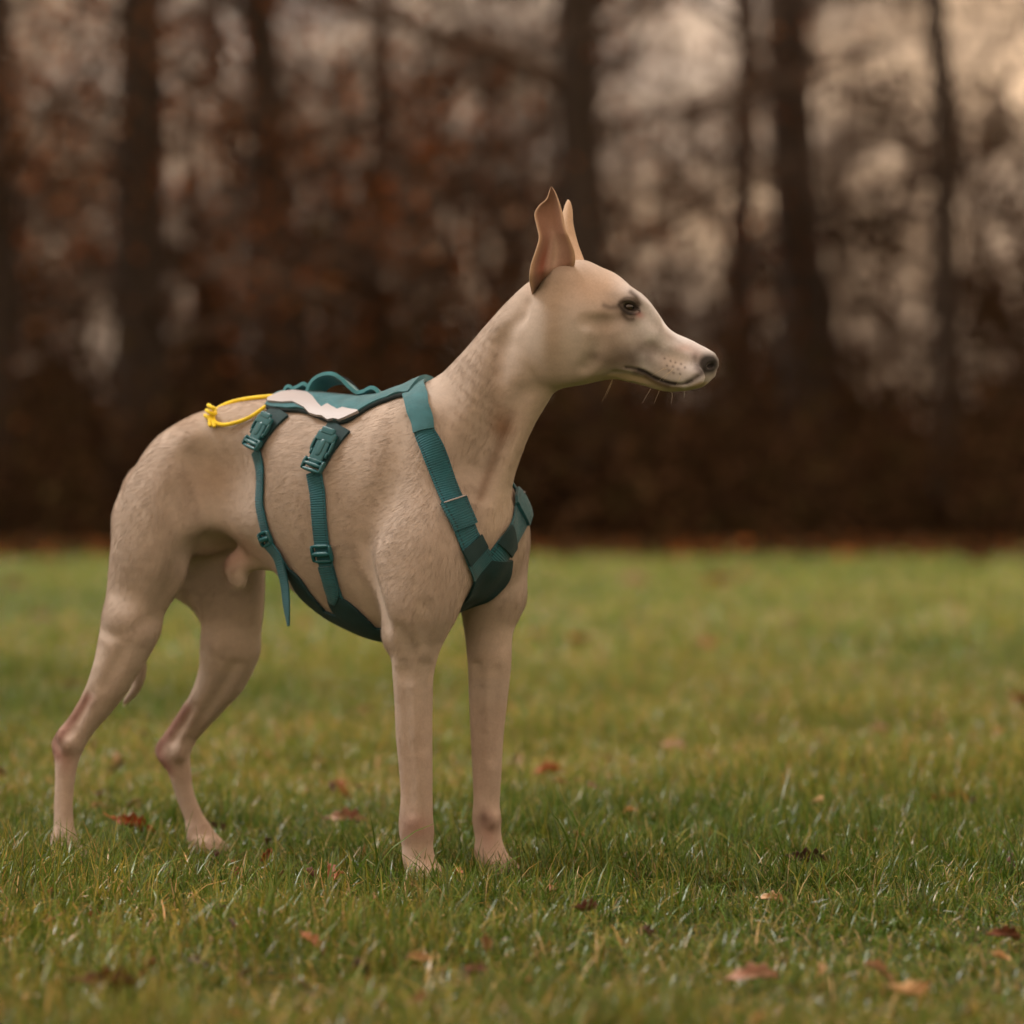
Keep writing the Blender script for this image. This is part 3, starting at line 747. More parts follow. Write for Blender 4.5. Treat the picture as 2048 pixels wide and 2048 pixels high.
# whiskers
wh = []
for (u, v), (du, dv), l in (((1225, 757), (-22, 48), -0.008), ((1226, 757), (-16, 40), 0.004), ((1302, 777), (-18, 30), -0.006), ((1318, 780), (-10, 26), 0.0), ((1340, 783), (2, 24), -0.004), ((1362, 779), (6, 18), 0.003),
                            ((1346, 742), (-30, 22), -0.020), ((1338, 738), (-34, 14), -0.021), ((1352, 732), (-26, 30), -0.020), ((1366, 738), (-14, 34), -0.017)):
    a = hloc(u, v, l); e = hloc(u + du, v + dv, l * 1.9); mid_ = (a + e) / 2 + np.array([0.002, 0, 0.003])
    wh.append([a, (a + mid_) / 2 + np.array([0.0006, 0, 0.001]), mid_, (mid_ + e) / 2 + np.array([0.0004, 0, 0.0008]), e])
tag(hair_object('whiskers', np.array(wh), np.outer(np.ones(len(wh)), srgb(216, 200, 170)), 0.00022, dog, m_hair), kind='stuff')
# ================================================================== THE HARNESS
def fabric(name, col, rib=0.0, rough=0.75, grain=0.0006, sheen=0.25):
    m, t, b = new_mat(name)
    tc_ = N(t, 'ShaderNodeTexCoord')
    nz_ = N(t, 'ShaderNodeTexNoise', {'Vector': tc_.outputs['Object'], 'Scale': 60.0, 'Detail': 4.0})
    nf = N(t, 'ShaderNodeTexNoise', {'Vector': tc_.outputs['Object'], 'Scale': 1500.0, 'Detail': 1.0})
    r1 = N(t, 'ShaderNodeMapRange', {'Value': nz_.outputs['Fac'], 'From Min': 0.3, 'From Max': 0.7, 'To Min': 0.82, 'To Max': 1.15})
    mm = N(t, 'ShaderNodeMix', data_type='RGBA', blend_type='MULTIPLY'); mm.inputs[0].default_value = 1.0
    mm.inputs[6].default_value = (*col, 1); t.links.new(r1.outputs[0], mm.inputs[7])
    t.links.new(mm.outputs[2], b.inputs['Base Color'])
    b.inputs['Roughness'].default_value = rough; b.inputs['Sheen Weight'].default_value = sheen; b.inputs['Sheen Roughness'].default_value = 0.4
    h = nf.outputs['Fac']
    if rib:
        sa = N(t, 'ShaderNodeAttribute', attribute_name='st'); sp = N(t, 'ShaderNodeSeparateXYZ', {0: sa.outputs['Vector']})
        az_ = N(t, 'ShaderNodeMath', {0: sp.outputs[2]}, operation='ABSOLUTE'); dz_ = N(t, 'ShaderNodeMath', {0: az_.outputs[0], 1: 0.39}, operation='SUBTRACT'); ad_ = N(t, 'ShaderNodeMath', {0: dz_.outputs[0]}, operation='ABSOLUTE')
        on_ = N(t, 'ShaderNodeMath', {0: ad_.outputs[0], 1: 0.028}, operation='LESS_THAN')
        ph_s = N(t, 'ShaderNodeMath', {0: sp.outputs[0], 1: 2 * math.pi / 0.0045}, operation='MULTIPLY'); sn_s = N(t, 'ShaderNodeMath', {0: ph_s.outputs[0]}, operation='SINE'); gt_ = N(t, 'ShaderNodeMath', {0: sn_s.outputs[0], 1: -0.35}, operation='GREATER_THAN')
        st_on = N(t, 'ShaderNodeMath', {0: on_.outputs[0], 1: gt_.outputs[0]}, operation='MULTIPLY')
        mx2 = N(t, 'ShaderNodeMix', data_type='RGBA'); t.links.new(st_on.outputs[0], mx2.inputs[0]); t.links.new(mm.outputs[2], mx2.inputs[6]); mx2.inputs[7].default_value = (*(np.asarray(col) * 0.45), 1)
        t.links.new(mx2.outputs[2], b.inputs['Base Color'])
        st = N(t, 'ShaderNodeAttribute', attribute_name='st'); sx = N(t, 'ShaderNodeSeparateXYZ', {0: st.outputs['Vector']})
        ml = N(t, 'ShaderNodeMath', {0: sx.outputs[0], 1: 2 * math.pi / rib}, operation='MULTIPLY'); sn = N(t, 'ShaderNodeMath', {0: ml.outputs[0]}, operation='SINE')
        ad = N(t, 'ShaderNodeMath', {0: sn.outputs[0], 1: 0.5, 2: nf.outputs['Fac']}, operation='MULTIPLY_ADD'); h = ad.outputs[0]
    bp_ = N(t, 'ShaderNodeBump', {'Height': h, 'Strength': 0.8, 'Distance': grain}); t.links.new(bp_.outputs[0], b.inputs['Normal'])
    return m
M_WEB = fabric('teal_webbing', srgb(24, 94, 108), rib=0.0026)
M_PANEL = fabric('teal_softshell', srgb(52, 112, 124))
M_HANDLE = fabric('teal_handle_webbing', srgb(58, 128, 138))
M_PAD = fabric('dark_teal_pad', srgb(12, 54, 60), sheen=0.04)
M_BIND = fabric('dark_teal_binding', srgb(9, 36, 42), sheen=0.04)
M_CORD = fabric('yellow_cord', srgb(250, 220, 34), rough=0.6)
M_REF, t, b = new_mat('reflective_print'); b.inputs['Base Color'].default_value = (*srgb(172, 168, 172), 1); b.inputs['Roughness'].default_value = 0.45
M_PLAS, t, b = new_mat('teal_plastic'); b.inputs['Base Color'].default_value = (*srgb(28, 92, 102), 1); b.inputs['Roughness'].default_value = 0.26
nzp = N(t, 'ShaderNodeTexNoise', {'Scale': 900.0}); bpp = N(t, 'ShaderNodeBump', {'Height': nzp.outputs['Fac'], 'Strength': 0.15, 'Distance': 0.0005}); t.links.new(bpp.outputs[0], b.inputs['Normal'])

harness = bpy.data.objects.new('dog_harness', None); COL.objects.link(harness)
harness.location = (P0[0], P0[1], 0); harness.rotation_euler = (0, 0, -TH); harness.empty_display_size = 0.1
tag(harness, 'teal webbing harness with buckles, top handle and yellow cord worn by the dog', 'harness')

flip = np.array([1.0, -1.0, 1.0])
def sheet(G0, G1, closed_edges=True):
    """two grids (m, n, 3): outer and inner face, joined along the rim"""
    m, n = G0.shape[:2]; k = m * n
    V = np.vstack([G0.reshape(-1, 3), G1.reshape(-1, 3)]); Fq = []
    for i in range(m - 1):
        for j in range(n - 1):
            a, b_, c_, d_ = i * n + j, (i + 1) * n + j, (i + 1) * n + j + 1, i * n + j + 1
            Fq.append([a, b_, c_, d_]); Fq.append([k + a, k + d_, k + c_, k + b_])
    rim = [(i, 0) for i in range(m)] + [(m - 1, j) for j in range(1, n)] + [(i, n - 1) for i in range(m - 2, -1, -1)] + [(0, j) for j in range(n - 2, 0, -1)]
    for (i, j), (p, q) in zip(rim, rim[1:] + rim[:1]):
        a, b_ = i * n + j, p * n + q
        Fq.append([a, k + a, k + b_, b_])
    return V, np.array(Fq)
def add_st(o, G, s, x):
    st = np.stack([np.repeat(s, len(x)), np.tile(x, len(s)), np.tile(x / (x.max() - x.min()), len(s))], -1)
    st = np.vstack([st, st]).astype(np.float32)
    a = o.data.attributes.new('st', 'FLOAT_VECTOR', 'POINT'); a.data.foreach_set('vector', st.ravel())
def ribbon(name, P, w, mat, parent, off=0.0016, th=0.0022, n=7, sub=6, free=False, wdir=None, edge=0.0006):
    """a strap: P is its centre line in local coordinates, w its width; it lies on the body unless free"""
    P = np.asarray(P, float); wv = np.full(len(P), w) if np.isscalar(w) else np.asarray(w, float)
    Q = catmull(np.column_stack([P, wv]), sub); C_l, W = Q[:, :3], Q[:, 3]
    if not free: C_l = project(C_l)
    tg = nrm(np.gradient(C_l, axis=0))
    if wdir is not None:
        sd = np.broadcast_to(nrm(np.asarray(wdir, float)), tg.shape); sd = nrm(sd - (sd * tg).sum(1, keepdims=True) * tg); nr = nrm(np.cross(tg, sd))
    else:
        nr = normal(C_l) if not free else None
        sd = nrm(np.cross(nr, tg))
    x = np.linspace(-0.5, 0.5, n)
    G = C_l[:, None, :] + sd[:, None, :] * (W[:, None] * x[None, :])[..., None]
    if free:
        Nn = np.broadcast_to(nr[:, None, :], G.shape)
        G0, G1 = G + Nn * th / 2, G - Nn * th / 2
    else:
        G = project(G.reshape(-1, 3)).reshape(G.shape); Nn = normal(G.reshape(-1, 3), 0.008).reshape(G.shape)
        bev = edge * (np.abs(x) > 0.49)[None, :, None]
        G0, G1 = G + Nn * (off + th - bev), G + Nn * off
    V, Fq = sheet(G0, G1)
    o = mesh_obj(name, V, Fq, mat, parent)
    s = np.concatenate([[0], np.cumsum(np.linalg.norm(np.diff(C_l, axis=0), axis=1))]); add_st(o, G, s, x * W.mean())
    fix(o)
    return o
def fix(o):
    import bmesh
    bm = bmesh.new(); bm.from_mesh(o.data); bmesh.ops.recalc_face_normals(bm, faces=bm.faces); bm.to_mesh(o.data); bm.free()
    for e in o.data.edges: pass
    o.data.set_sharp_from_angle(angle=math.radians(50)) if hasattr(o.data, 'set_sharp_from_angle') else None
def tube(name, P, r, mat, parent, k=10, sub=5, closed=False):
    C_l = catmull(np.asarray(P, float), sub); tg = nrm(np.gradient(C_l, axis=0))
    up = np.array([0.0, 0.3, 1.0]); a = nrm(np.cross(tg, up)); b_ = np.cross(tg, a)
    th = np.linspace(0, 2 * math.pi, k, endpoint=False)
    R = r * np.ones(len(C_l)); R[0] *= 0.6; R[-1] *= 0.6
    V = C_l[:, None, :] + R[:, None, None] * (a[:, None, :] * np.cos(th)[None, :, None] + b_[:, None, :] * np.sin(th)[None, :, None])
    m = len(C_l); Fq = [[i * k + j, i * k + (j + 1) % k, (i + 1) * k + (j + 1) % k, (i + 1) * k + j] for i in range(m - 1) for j in range(k)]
    Fq += [list(range(k))[::-1], list(range((m - 1) * k, m * k))]
    return mesh_obj(name, V.reshape(-1, 3), Fq, mat, parent)
def rbox(c, h, p=5.0, nu=16, nv=10):
    """rounded box as a superellipsoid"""
    f = lambda w, e: np.sign(w) * np.abs(w) ** e
    th = np.linspace(-math.pi / 2, math.pi / 2, nv); ph = np.linspace(-math.pi, math.pi, nu, endpoint=False); e = 2 / p
    V = np.array([[f(math.cos(a), e) * f(math.cos(b_), e), f(math.cos(a), e) * f(math.sin(b_), e), f(math.sin(a), e)] for a in th for b_ in ph])
    Fq = [[i * nu + j, i * nu + (j + 1) % nu, (i + 1) * nu + (j + 1) % nu, (i + 1) * nu + j] for i in range(nv - 1) for j in range(nu)]
    return np.asarray(c) + V * np.asarray(h), Fq
def compose(boxes):
    V, Fq, n = [], [], 0
    for v, f in boxes: V.append(v); Fq += [[i + n for i in q] for q in f]; n += len(v)
    return np.vstack(V), Fq
def place(V, c, xdir, nr, mirror=False):
    nr = nr / np.linalg.norm(nr); xd = xdir - nr * np.dot(xdir, nr); xd /= np.linalg.norm(xd); yd = np.cross(nr, xd)
    W = c + V[:, :1] * xd + V[:, 1:2] * yd + V[:, 2:] * nr
    return W * flip if mirror else W
hits = lambda rows: np.array([hit(u, v) for u, v in rows])

# --- saddle panel over the back
edge_px = [(528, 828), (545, 834), (570, 836), (594, 837), (620, 845), (648, 858), (670, 864), (690, 860), (708, 847), (730, 831), (760, 814), (790, 803), (815, 800)]
E = hits(edge_px); zax = 0.42
ang = np.arctan2(-E[:, 1], E[:, 2] - zax)
Eq = catmull(np.column_stack([E[:, 0], ang]), 4)
nphi = 25
def polar(a, phi, off):
    p = np.stack([a, -np.sin(phi) * 0.06, zax + np.cos(phi) * 0.075], -1)
    for _ in range(10):
        d = sample(p) - off; r = np.stack([0 * a, p[..., 1], p[..., 2] - zax], -1); p = p - nrm(r) * d[..., None]
    return p
aa = np.repeat(Eq[:, :1], nphi, 1); pp = Eq[:, 1:2] * np.linspace(1, -1, nphi)[None, :]
G = polar(aa, pp, 0.0); Nn = normal(G.reshape(-1, 3), 0.008).reshape(G.shape)
wr = 0.0007 * np.sin(aa * 160 + pp * 3) * np.sin(pp * 5 + aa * 60)
V, Fq = sheet(G + Nn * (0.0062 + wr + 0.0042 * np.cos(np.linspace(-1.35, 1.35, nphi))[None, :])[..., None], G + Nn * 0.0012)
panel = mesh_obj('back_panel', V, Fq, M_PANEL, harness); fix(panel)
for mir in (False, True):
    ed = G[:, -1] if mir else G[:, 0]
    nr_ = normal(ed, 0.008)
    tube('binding', ed[::2] + nr_[::2] * 0.0030, 0.0026, M_BIND, panel, k=8, sub=3)
up_px = [(540, 811), (567, 802), (590, 800), (616, 804), (628, 811), (638, 821), (647, 828), (658, 823), (668, 828), (680, 833), (690, 830), (706, 832), (722, 832)]
lo_px = [(540, 815), (567, 818), (590, 818), (612, 827), (624, 838), (636, 841), (648, 843), (660, 850), (672, 848), (684, 850), (694, 847), (706, 842), (722, 834)]
U_, L_ = hits(up_px), hits(lo_px)
def poly_rows(P): # jagged edge keeps its corners
    return np.vstack([np.linspace(P[i], P[i + 1], 3, endpoint=False) for i in range(len(P) - 1)] + [P[-1:]])
U_, L_ = poly_rows(U_), poly_rows(L_)
Gs = np.stack([U_ + (L_ - U_) * x for x in np.linspace(0, 1, 6)], 1)
Gs = project(Gs.reshape(-1, 3)).reshape(Gs.shape); Ns = normal(Gs.reshape(-1, 3), 0.008).reshape(Gs.shape)
ph_ = np.arctan2(-Gs[..., 1], Gs[..., 2] - zax) / np.interp(Gs[..., 0], Eq[:, 0], Eq[:, 1])
of_ = (0.0062 + 0.0042 * np.cos(1.35 * np.clip(ph_, -1, 1)))[..., None]
for mir in (False, True):
    V, Fq = sheet(Gs + Ns * (of_ + 0.0014), Gs + Ns * (of_ - 0.002))
    fix(mesh_obj('reflective_stripe', V * flip if mir else V, Fq, M_REF, panel))
# --- arms of the panel that carry the buckles, and the buckles
def buckle_mesh(L=0.046, W=0.0125):
    bx = []
    h = L / 2
    bx.append(rbox((-h * 0.02, 0, 0.0022), (h * 0.62, W * 0.70, 0.0026)))                     # waisted middle
    bx.append(rbox((h * 0.62, 0, 0.0024), (h * 0.26, W * 1.02, 0.0030)))                      # mouth of the socket
    bx.append(rbox((h * 0.88, 0, 0.0040), (h * 0.16, W * 0.72, 0.0022)))                      # tongue
    bx.append(rbox((h * 0.10, 0, 0.0044), (h * 0.40, W * 0.30, 0.0016), 3))                   # raised spine
    for s in (-1, 1):
        bx.append(rbox((h * 0.22, s * W * 0.98, 0.0026), (h * 0.36, W * 0.12, 0.0022), 3))      # prongs
        bx.append(rbox((-h * 0.16, s * W * 0.84, 0.0026), (h * 0.14, W * 0.10, 0.0020), 3))
        bx.append(rbox((-h * 0.72, s * W * 0.98, 0.0026), (h * 0.30, W * 0.14, 0.0034), 3))     # rails of the ladder
    for x, z, r in ((-0.50, 0.0030, 0.0018), (-0.72, 0.0046, 0.0024), (-0.96, 0.0034, 0.0022)):
        bx.append(rbox((h * x, 0, z), (r, W * 1.02, r), 2.4))
    return compose(bx)
def slider_mesh(L=0.017, W=0.0115):
    bx = [rbox((x * L / 2, 0, 0.0030 + z), (r, W, r), 2.6) for x, z, r in ((-0.9, 0, 0.0020), (0.0, 0.0016, 0.0030), (0.9, 0, 0.0020))]
    bx += [rbox((0, s * W, 0.0028), (L / 2, 0.0018, 0.0028), 3) for s in (-1, 1)]
    return compose(bx)
for top, bot in (((549, 836), (514, 903)), ((669, 866), (630, 948))):
    A_, B_ = hit(*top), hit(*bot); Cc = project((A_ + B_) / 2)
    arm_top = hit(top[0] + 14, top[1] - 10); L = np.linalg.norm(B_ - A_)
    for mir in (False, True):
        path = np.array([arm_top, A_ * 0.65 + B_ * 0.35, A_ * 0.3 + B_ * 0.7, B_ + (A_ - B_) * 0.12])
        o = ribbon('buckle_tab', path * (flip if mir else 1), [0.034, 0.029, 0.024, 0.020], M_PAD, harness, off=0.0012, th=0.0034)
        V, Fq = buckle_mesh(L * 1.02)
        nr_ = normal(Cc[None] * (flip if mir else 1), 0.012)[0]
        c = project(Cc[None] * (flip if mir else 1))[0] + nr_ * 0.0046
        mesh_obj('buckle', place(V, c, (A_ - B_) * (flip if mir else 1), nr_), Fq, M_PLAS, harness)
# --- straps around the ribs
g_front = hits([(630, 945), (637, 985), (640, 1025), (644, 1065), (649, 1105), (660, 1148), (672, 1188), (684, 1212)])
g_rear = hits([(514, 902), (522, 935), (523, 970), (522, 1004), (528, 1040), (538, 1075), (555, 1108), (575, 1138), (598, 1170)])
for mir in (False, True):
    f_ = flip if mir else np.ones(3)
    gs = ribbon('girth_strap', g_front * f_, 0.0190, M_WEB, harness)
    gr = ribbon('girth_strap', g_rear * f_, [0.0165] * 4 + [0.015] * 5, M_WEB, harness)
    for path, i, par in ((g_front, 4, gs), (g_rear, 5, gr)):
        V, Fq = slider_mesh(0.019 if i == 4 else 0.016, 0.0120 if i == 4 else 0.0100)
        nr_ = normal(path[i][None] * f_, 0.01)[0]
        mesh_obj('slider', place(V, project(path[i][None] * f_)[0] + nr_ * 0.0022, (path[i + 1] - path[i - 1]) * f_, nr_), Fq, M_PLAS, par)
    # padded belly arms
    ribbon('belly_pad', hits([(577, 1138), (594, 1160), (614, 1190), (634, 1212), (650, 1226)]) * f_, [0.010, 0.022, 0.028, 0.028, 0.022], M_PAD, harness, off=0.0010, th=0.0034)
    ribbon('plate_wing', hits([(664, 1186), (680, 1208), (702, 1230), (726, 1250), (752, 1268)]) * f_, [0.012, 0.030, 0.036, 0.032, 0.024], M_PAD, harness, off=0.0012, th=0.0036, n=9)
    # stitched end of the front strap over the pad
    ribbon('strap_end', hits([(655, 1130), (662, 1155), (668, 1180), (670, 1202)]) * f_, [0.0185, 0.0185, 0.018, 0.008], M_HANDLE if False else M_WEB, gs, off=0.0040, th=0.0020)
# loose end that hangs from the near rear slider
n0 = normal(hit(545, 1088)[None])[0]
tail_pts = np.array([hit(541, 1082) + n0 * 0.006, loc(553, 1112, -0.062), loc(563, 1142, -0.060), loc(570, 1175, -0.058), loc(573, 1210, -0.057), loc(577, 1252, -0.056)])
ribbon('strap_tail', tail_pts, [0.0150, 0.0150, 0.0148, 0.0140, 0.012, 0.003], M_WEB, harness, free=True, th=0.0018, wdir=(0.8, -0.35, 0.15))
# --- chest and belly plate between the forelegs
mid = np.array([loc(u, v) for u, v in [(978, 1112), (972, 1150), (950, 1185), (915, 1215), (875, 1245), (830, 1268), (785, 1277), (740, 1269), (700, 1252), (662, 1234)]])
plate = ribbon('chest_plate', mid, [0.042, 0.066, 0.060, 0.050, 0.050, 0.060, 0.080, 0.092, 0.094, 0.074], M_PAD, harness, off=0.0012, th=0.0036, n=15)
# --- straps over the shoulders
sh_px = [(846, 794), (842, 830), (848, 862), (864, 897), (882, 945), (900, 992), (918, 1036), (936, 1080), (950, 1112), (965, 1138)]
sh = hits(sh_px); top_mid = project(loc(838, 786)[None])[0]; sh = np.vstack([top_mid * np.array([1, 0, 1]), sh[1:]])
for mir in (False, True):
    f_ = flip if mir else np.ones(3)
    P_ = sh * f_
    if mir: P_ = np.vstack([P_[:6], hits([(1043, 1000), (1030, 1050), (1010, 1094), (988, 1126)])])
    s1 = ribbon('shoulder_strap', P_, [0.026, 0.022, 0.022, 0.0250, 0.026, 0.027, 0.029, 0.031, 0.034, 0.036], M_WEB, harness, off=0.0016, th=0.0024)
    ribbon('strap_sleeve', P_[:3] , [0.028, 0.0245, 0.0225], M_PANEL, s1, off=0.0030, th=0.0026)
    # folded loop with a light edge, and the stitched hem below it
    lp = hits([(903, 1002), (910, 1018), (918, 1036), (926, 1056)]) if not mir else hits([(1046, 985), (1043, 1000), (1040, 1015), (1036, 1030)])
    ribbon('strap_loop', lp, 0.0330, M_WEB, s1, off=0.0036, th=0.0042)
    a0 = project(lp[0][None])[0]; tgd = lp[1] - lp[0]; nr_ = normal(a0[None], 0.01)[0]
    V, Fq = rbox((0, 0, 0), (0.0008, 0.0160, 0.0009), 4)
    mesh_obj('reflective_edge', place(V, a0 + nr_ * 0.0082 + nrm(tgd) * 0.0006, tgd, nr_), Fq, M_REF, s1)
    ribbon('hem', hits([(938, 1086), (944, 1098), (950, 1112)]) if not mir else hits([(1022, 1072), (1014, 1086), (1006, 1100)]), 0.0345, M_PAD, s1, off=0.0040, th=0.0026)
# --- handle, cord anchor and yellow cord
hd = np.array([loc(u, v, 0) for u, v in [(626, 801), (630, 784), (641, 767), (658, 758), (677, 757), (694, 766), (709, 781), (724, 793), (739, 792), (754, 786), (765, 789), (772, 804)]])
handle = ribbon('handle', hd, [0.027] * 9 + [0.030, 0.030, 0.030], M_HANDLE, harness, free=True, th=0.0042, wdir=(0.05, 1, -0.40))
an = np.array([loc(u, v, 0) for u, v in [(584, 799), (583, 789), (588, 781), (598, 785), (609, 781), (619, 776), (627, 784), (622, 797), (608, 799)]])
ribbon('cord_anchor', an, 0.026, M_HANDLE, harness, free=True, th=0.0040, wdir=(0.05, 1, -0.40))
for s, x0 in ((-1, 0), (1, 0)):
    st_l = hd + np.array([0, s * 0.0075, 0]) + np.array([0, 0, 0.0020])
    tube('stitch_line', st_l[1:-1], 0.0006, M_BIND, handle, k=5, sub=4)
lowp = [loc(592, 789, 0.0), loc(580, 793, -0.004)] + [project(hit(u, v)[None], 0.0034)[0] for u, v in [(566, 800), (535, 818), (504, 838), (473, 849), (448, 852), (432, 846)]]
upp = [loc(592, 787, 0.003), loc(575, 789, 0.002)] + [loc(u, v, 0.0) for u, v in [(554, 791), (504, 796), (467, 803), (442, 813)]] + [project(hit(430, 830)[None], 0.0036)[0]]
cord = tube('cord', lowp + upp[::-1], 0.0023, M_CORD, harness, k=10, sub=6)
kc = project(hit(425, 838)[None], 0.006)[0]
hx = [kc + 0.0062 * np.array([math.cos(t_) * 0.75, math.sin(t_) * 0.55, math.cos(t_) * -0.55]) + np.array([0.0006, -0.0003, 0.0010]) * (t_ - 8) * 0.9 for t_ in np.linspace(0, 18.5, 44)]
tube('knot', hx, 0.0023, M_CORD, cord, k=9, sub=2)
for e in ([(428, 842), (432, 853), (434, 858)], [(424, 842), (422, 852), (426, 857)]):
    tube('cord_end', [kc] + [project(hit(u, v)[None], 0.004)[0] for u, v in e[1:]], 0.0022, M_CORD, cord, k=9, sub=4)
# ================================================================== GROUND AND GRASS
m_gr, t, b = new_mat('lawn_soil')
tcg = N(t, 'ShaderNodeTexCoord')
ng1 = N(t, 'ShaderNodeTexNoise', {'Vector': tcg.outputs['Object'], 'Scale': 0.7, 'Detail': 6.0})
ng2 = N(t, 'ShaderNodeTexNoise', {'Vector': tcg.outputs['Object'], 'Scale': 55.0, 'Detail': 4.0})
rg = N(t, 'ShaderNodeValToRGB', {'Fac': ng1.outputs['Fac']})
rg.color_ramp.elements[0].position = 0.35; rg.color_ramp.elements[0].color = (0.050, 0.062, 0.018, 1)
rg.color_ramp.elements[1].position = 0.65; rg.color_ramp.elements[1].color = (0.105, 0.100, 0.038, 1)
rs = N(t, 'ShaderNodeValToRGB', {'Fac': ng2.outputs['Fac']})
rs.color_ramp.elements[0].position = 0.40; rs.color_ramp.elements[0].color = (0.28, 0.24, 0.20, 1)
rs.color_ramp.elements[1].position = 0.62; rs.color_ramp.elements[1].color = (1, 1, 1, 1)
mg = N(t, 'ShaderNodeMix', data_type='RGBA', blend_type='MULTIPLY'); mg.inputs[0].default_value = 0.8
t.links.new(rg.outputs[0], mg.inputs[6]); t.links.new(rs.outputs[0], mg.inputs[7]); t.links.new(mg.outputs[2], b.inputs['Base Color'])
b.inputs['Roughness'].default_value = 0.95
bg_ = N(t, 'ShaderNodeBump', {'Height': ng2.outputs['Fac'], 'Strength': 0.9, 'Distance': 0.02}); t.links.new(bg_.outputs[0], b.inputs['Normal'])
ground = mesh_obj('ground', [(-600, -60, 0), (600, -60, 0), (600, 900, 0), (-600, 900, 0)], [[0, 1, 2, 3]], m_gr, smooth=False)
tag(ground, 'short grass field running back to the wood', kind='structure')

m_blade, t, b = new_mat('grass_blade')
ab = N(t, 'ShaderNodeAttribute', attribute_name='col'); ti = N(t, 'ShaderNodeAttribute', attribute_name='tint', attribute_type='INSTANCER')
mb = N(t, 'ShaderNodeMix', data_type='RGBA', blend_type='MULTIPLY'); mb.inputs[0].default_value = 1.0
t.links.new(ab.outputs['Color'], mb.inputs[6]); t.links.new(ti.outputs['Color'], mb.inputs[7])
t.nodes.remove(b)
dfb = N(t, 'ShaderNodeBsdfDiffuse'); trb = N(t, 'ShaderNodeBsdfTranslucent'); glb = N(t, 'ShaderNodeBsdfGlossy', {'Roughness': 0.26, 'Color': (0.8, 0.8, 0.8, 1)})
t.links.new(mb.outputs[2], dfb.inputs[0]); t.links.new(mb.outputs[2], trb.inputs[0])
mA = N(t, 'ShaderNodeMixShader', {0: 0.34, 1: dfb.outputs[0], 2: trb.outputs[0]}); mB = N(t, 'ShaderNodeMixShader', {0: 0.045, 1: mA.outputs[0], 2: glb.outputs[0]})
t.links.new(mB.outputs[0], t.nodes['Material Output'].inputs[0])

def blades(r, base, lush, lmin, lmax, wid, lean, seg=3):
    """many blades at once: base (n, 2); lush 0..1 makes them longer, greener and more upright"""
    n = len(base); az = r.random(n) * 2 * math.pi
    kind = r.random(n) + 0.22 * (0.5 - lush)
    c = np.where((kind < 0.58)[:, None], np.array([0.078, 0.146, 0.020]), np.where((kind < 0.80)[:, None], np.array([0.200, 0.200, 0.040]), np.where((kind < 0.93)[:, None], np.array([0.380, 0.270, 0.105]), np.array([0.460, 0.340, 0.210]))))
    c = c * (0.45 + 1.1 * r.random(n))[:, None]
    L = (lmin + (lmax - lmin) * r.random(n) ** 1.8) * (0.55 + 0.8 * lush)
    le = lean * (0.2 + 1.4 * r.random(n)) * np.where(kind > 0.80, 1.7, 1.0) * (1.25 - 0.5 * lush)
    w = wid * (0.55 + 0.8 * r.random(n)); out = np.stack([np.cos(az), np.sin(az), 0 * az], -1); side = np.stack([-np.sin(az), np.cos(az), 0 * az], -1)
    tw = r.normal(size=n) * 0.6; pos = np.column_stack([base, np.full(n, -0.002)]); th = le * 0.35; rows = []
    up = np.array([0, 0, 1.0])
    for i in range(seg + 1):
        t_ = i / seg; ww = (w * (1 - t_ ** 2.2) * 0.5 + 0.00012)[:, None]
        sd = side * np.cos(tw * t_)[:, None] + up * np.sin(tw * t_)[:, None]
        rows += [pos - sd * ww, pos + sd * ww]; th = th + le * 1.7 / seg
        pos = pos + (out * np.sin(th)[:, None] + up * np.cos(th)[:, None]) * (L / seg)[:, None]
    V = np.stack(rows, 1); k = 2 * (seg + 1)
    f = np.array([[2 * i, 2 * i + 1, 2 * i + 3, 2 * i + 2] for i in range(seg)])
    Fq = (np.arange(n) * k)[:, None, None] + f[None]
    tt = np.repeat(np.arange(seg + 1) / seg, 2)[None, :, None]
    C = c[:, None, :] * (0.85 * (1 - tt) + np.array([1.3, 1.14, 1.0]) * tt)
    return V.reshape(-1, 3), Fq.reshape(-1, 4), C.reshape(-1, 3)
def patch(name, seed, rad, nblade, level, lmax, wid, seg=3):
    r = np.random.default_rng(seed); a = r.random(nblade) * 2 * math.pi; d = rad * np.abs(r.normal(size=nblade)) * 0.62
    xy = np.stack([d * np.cos(a), d * np.sin(a)], -1)
    # gather blades into tufts
    nt_ = nblade // 14; tc_ = xy[r.integers(0, nblade, nt_)]; pick = r.random(nblade) < 0.6
    xy[pick] = tc_[r.integers(0, nt_, pick.sum())] + r.normal(size=(pick.sum(), 2)) * 0.006
    nz_ = vnoise(np.column_stack([xy * 14 + seed, np.full(nblade, seed * 3.1)]), 1.0, 30)
    lush = np.clip(level + 0.9 * (nz_ - 0.5), 0.05, 1.1)
    keep = r.random(nblade) < 0.35 + 0.8 * lush
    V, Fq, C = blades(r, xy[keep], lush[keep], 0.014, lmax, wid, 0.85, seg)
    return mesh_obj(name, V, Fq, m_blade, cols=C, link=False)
patch_col = bpy.data.collections.new('turf')
lv = (0.75, 0.68, 0.6, 0.5, 0.48, 0.42, 0.30, 0.22, 0.16)
for i in range(9): patch_col.objects.link(patch('turf_%02d' % i, 100 + i, 0.17, 3300, lv[i], 0.052, 0.0015))
for i in range(4): patch_col.objects.link(patch('turf_%02d' % (9 + i), 140 + i, 0.20, 1300, (0.7, 0.5, 0.4, 0.25)[i], 0.055, 0.0030, 2))
for i in range(3): patch_col.objects.link(patch('turf_%02d' % (13 + i), 160 + i, 0.030, 22, 0.95, 0.085, 0.0022, 4))
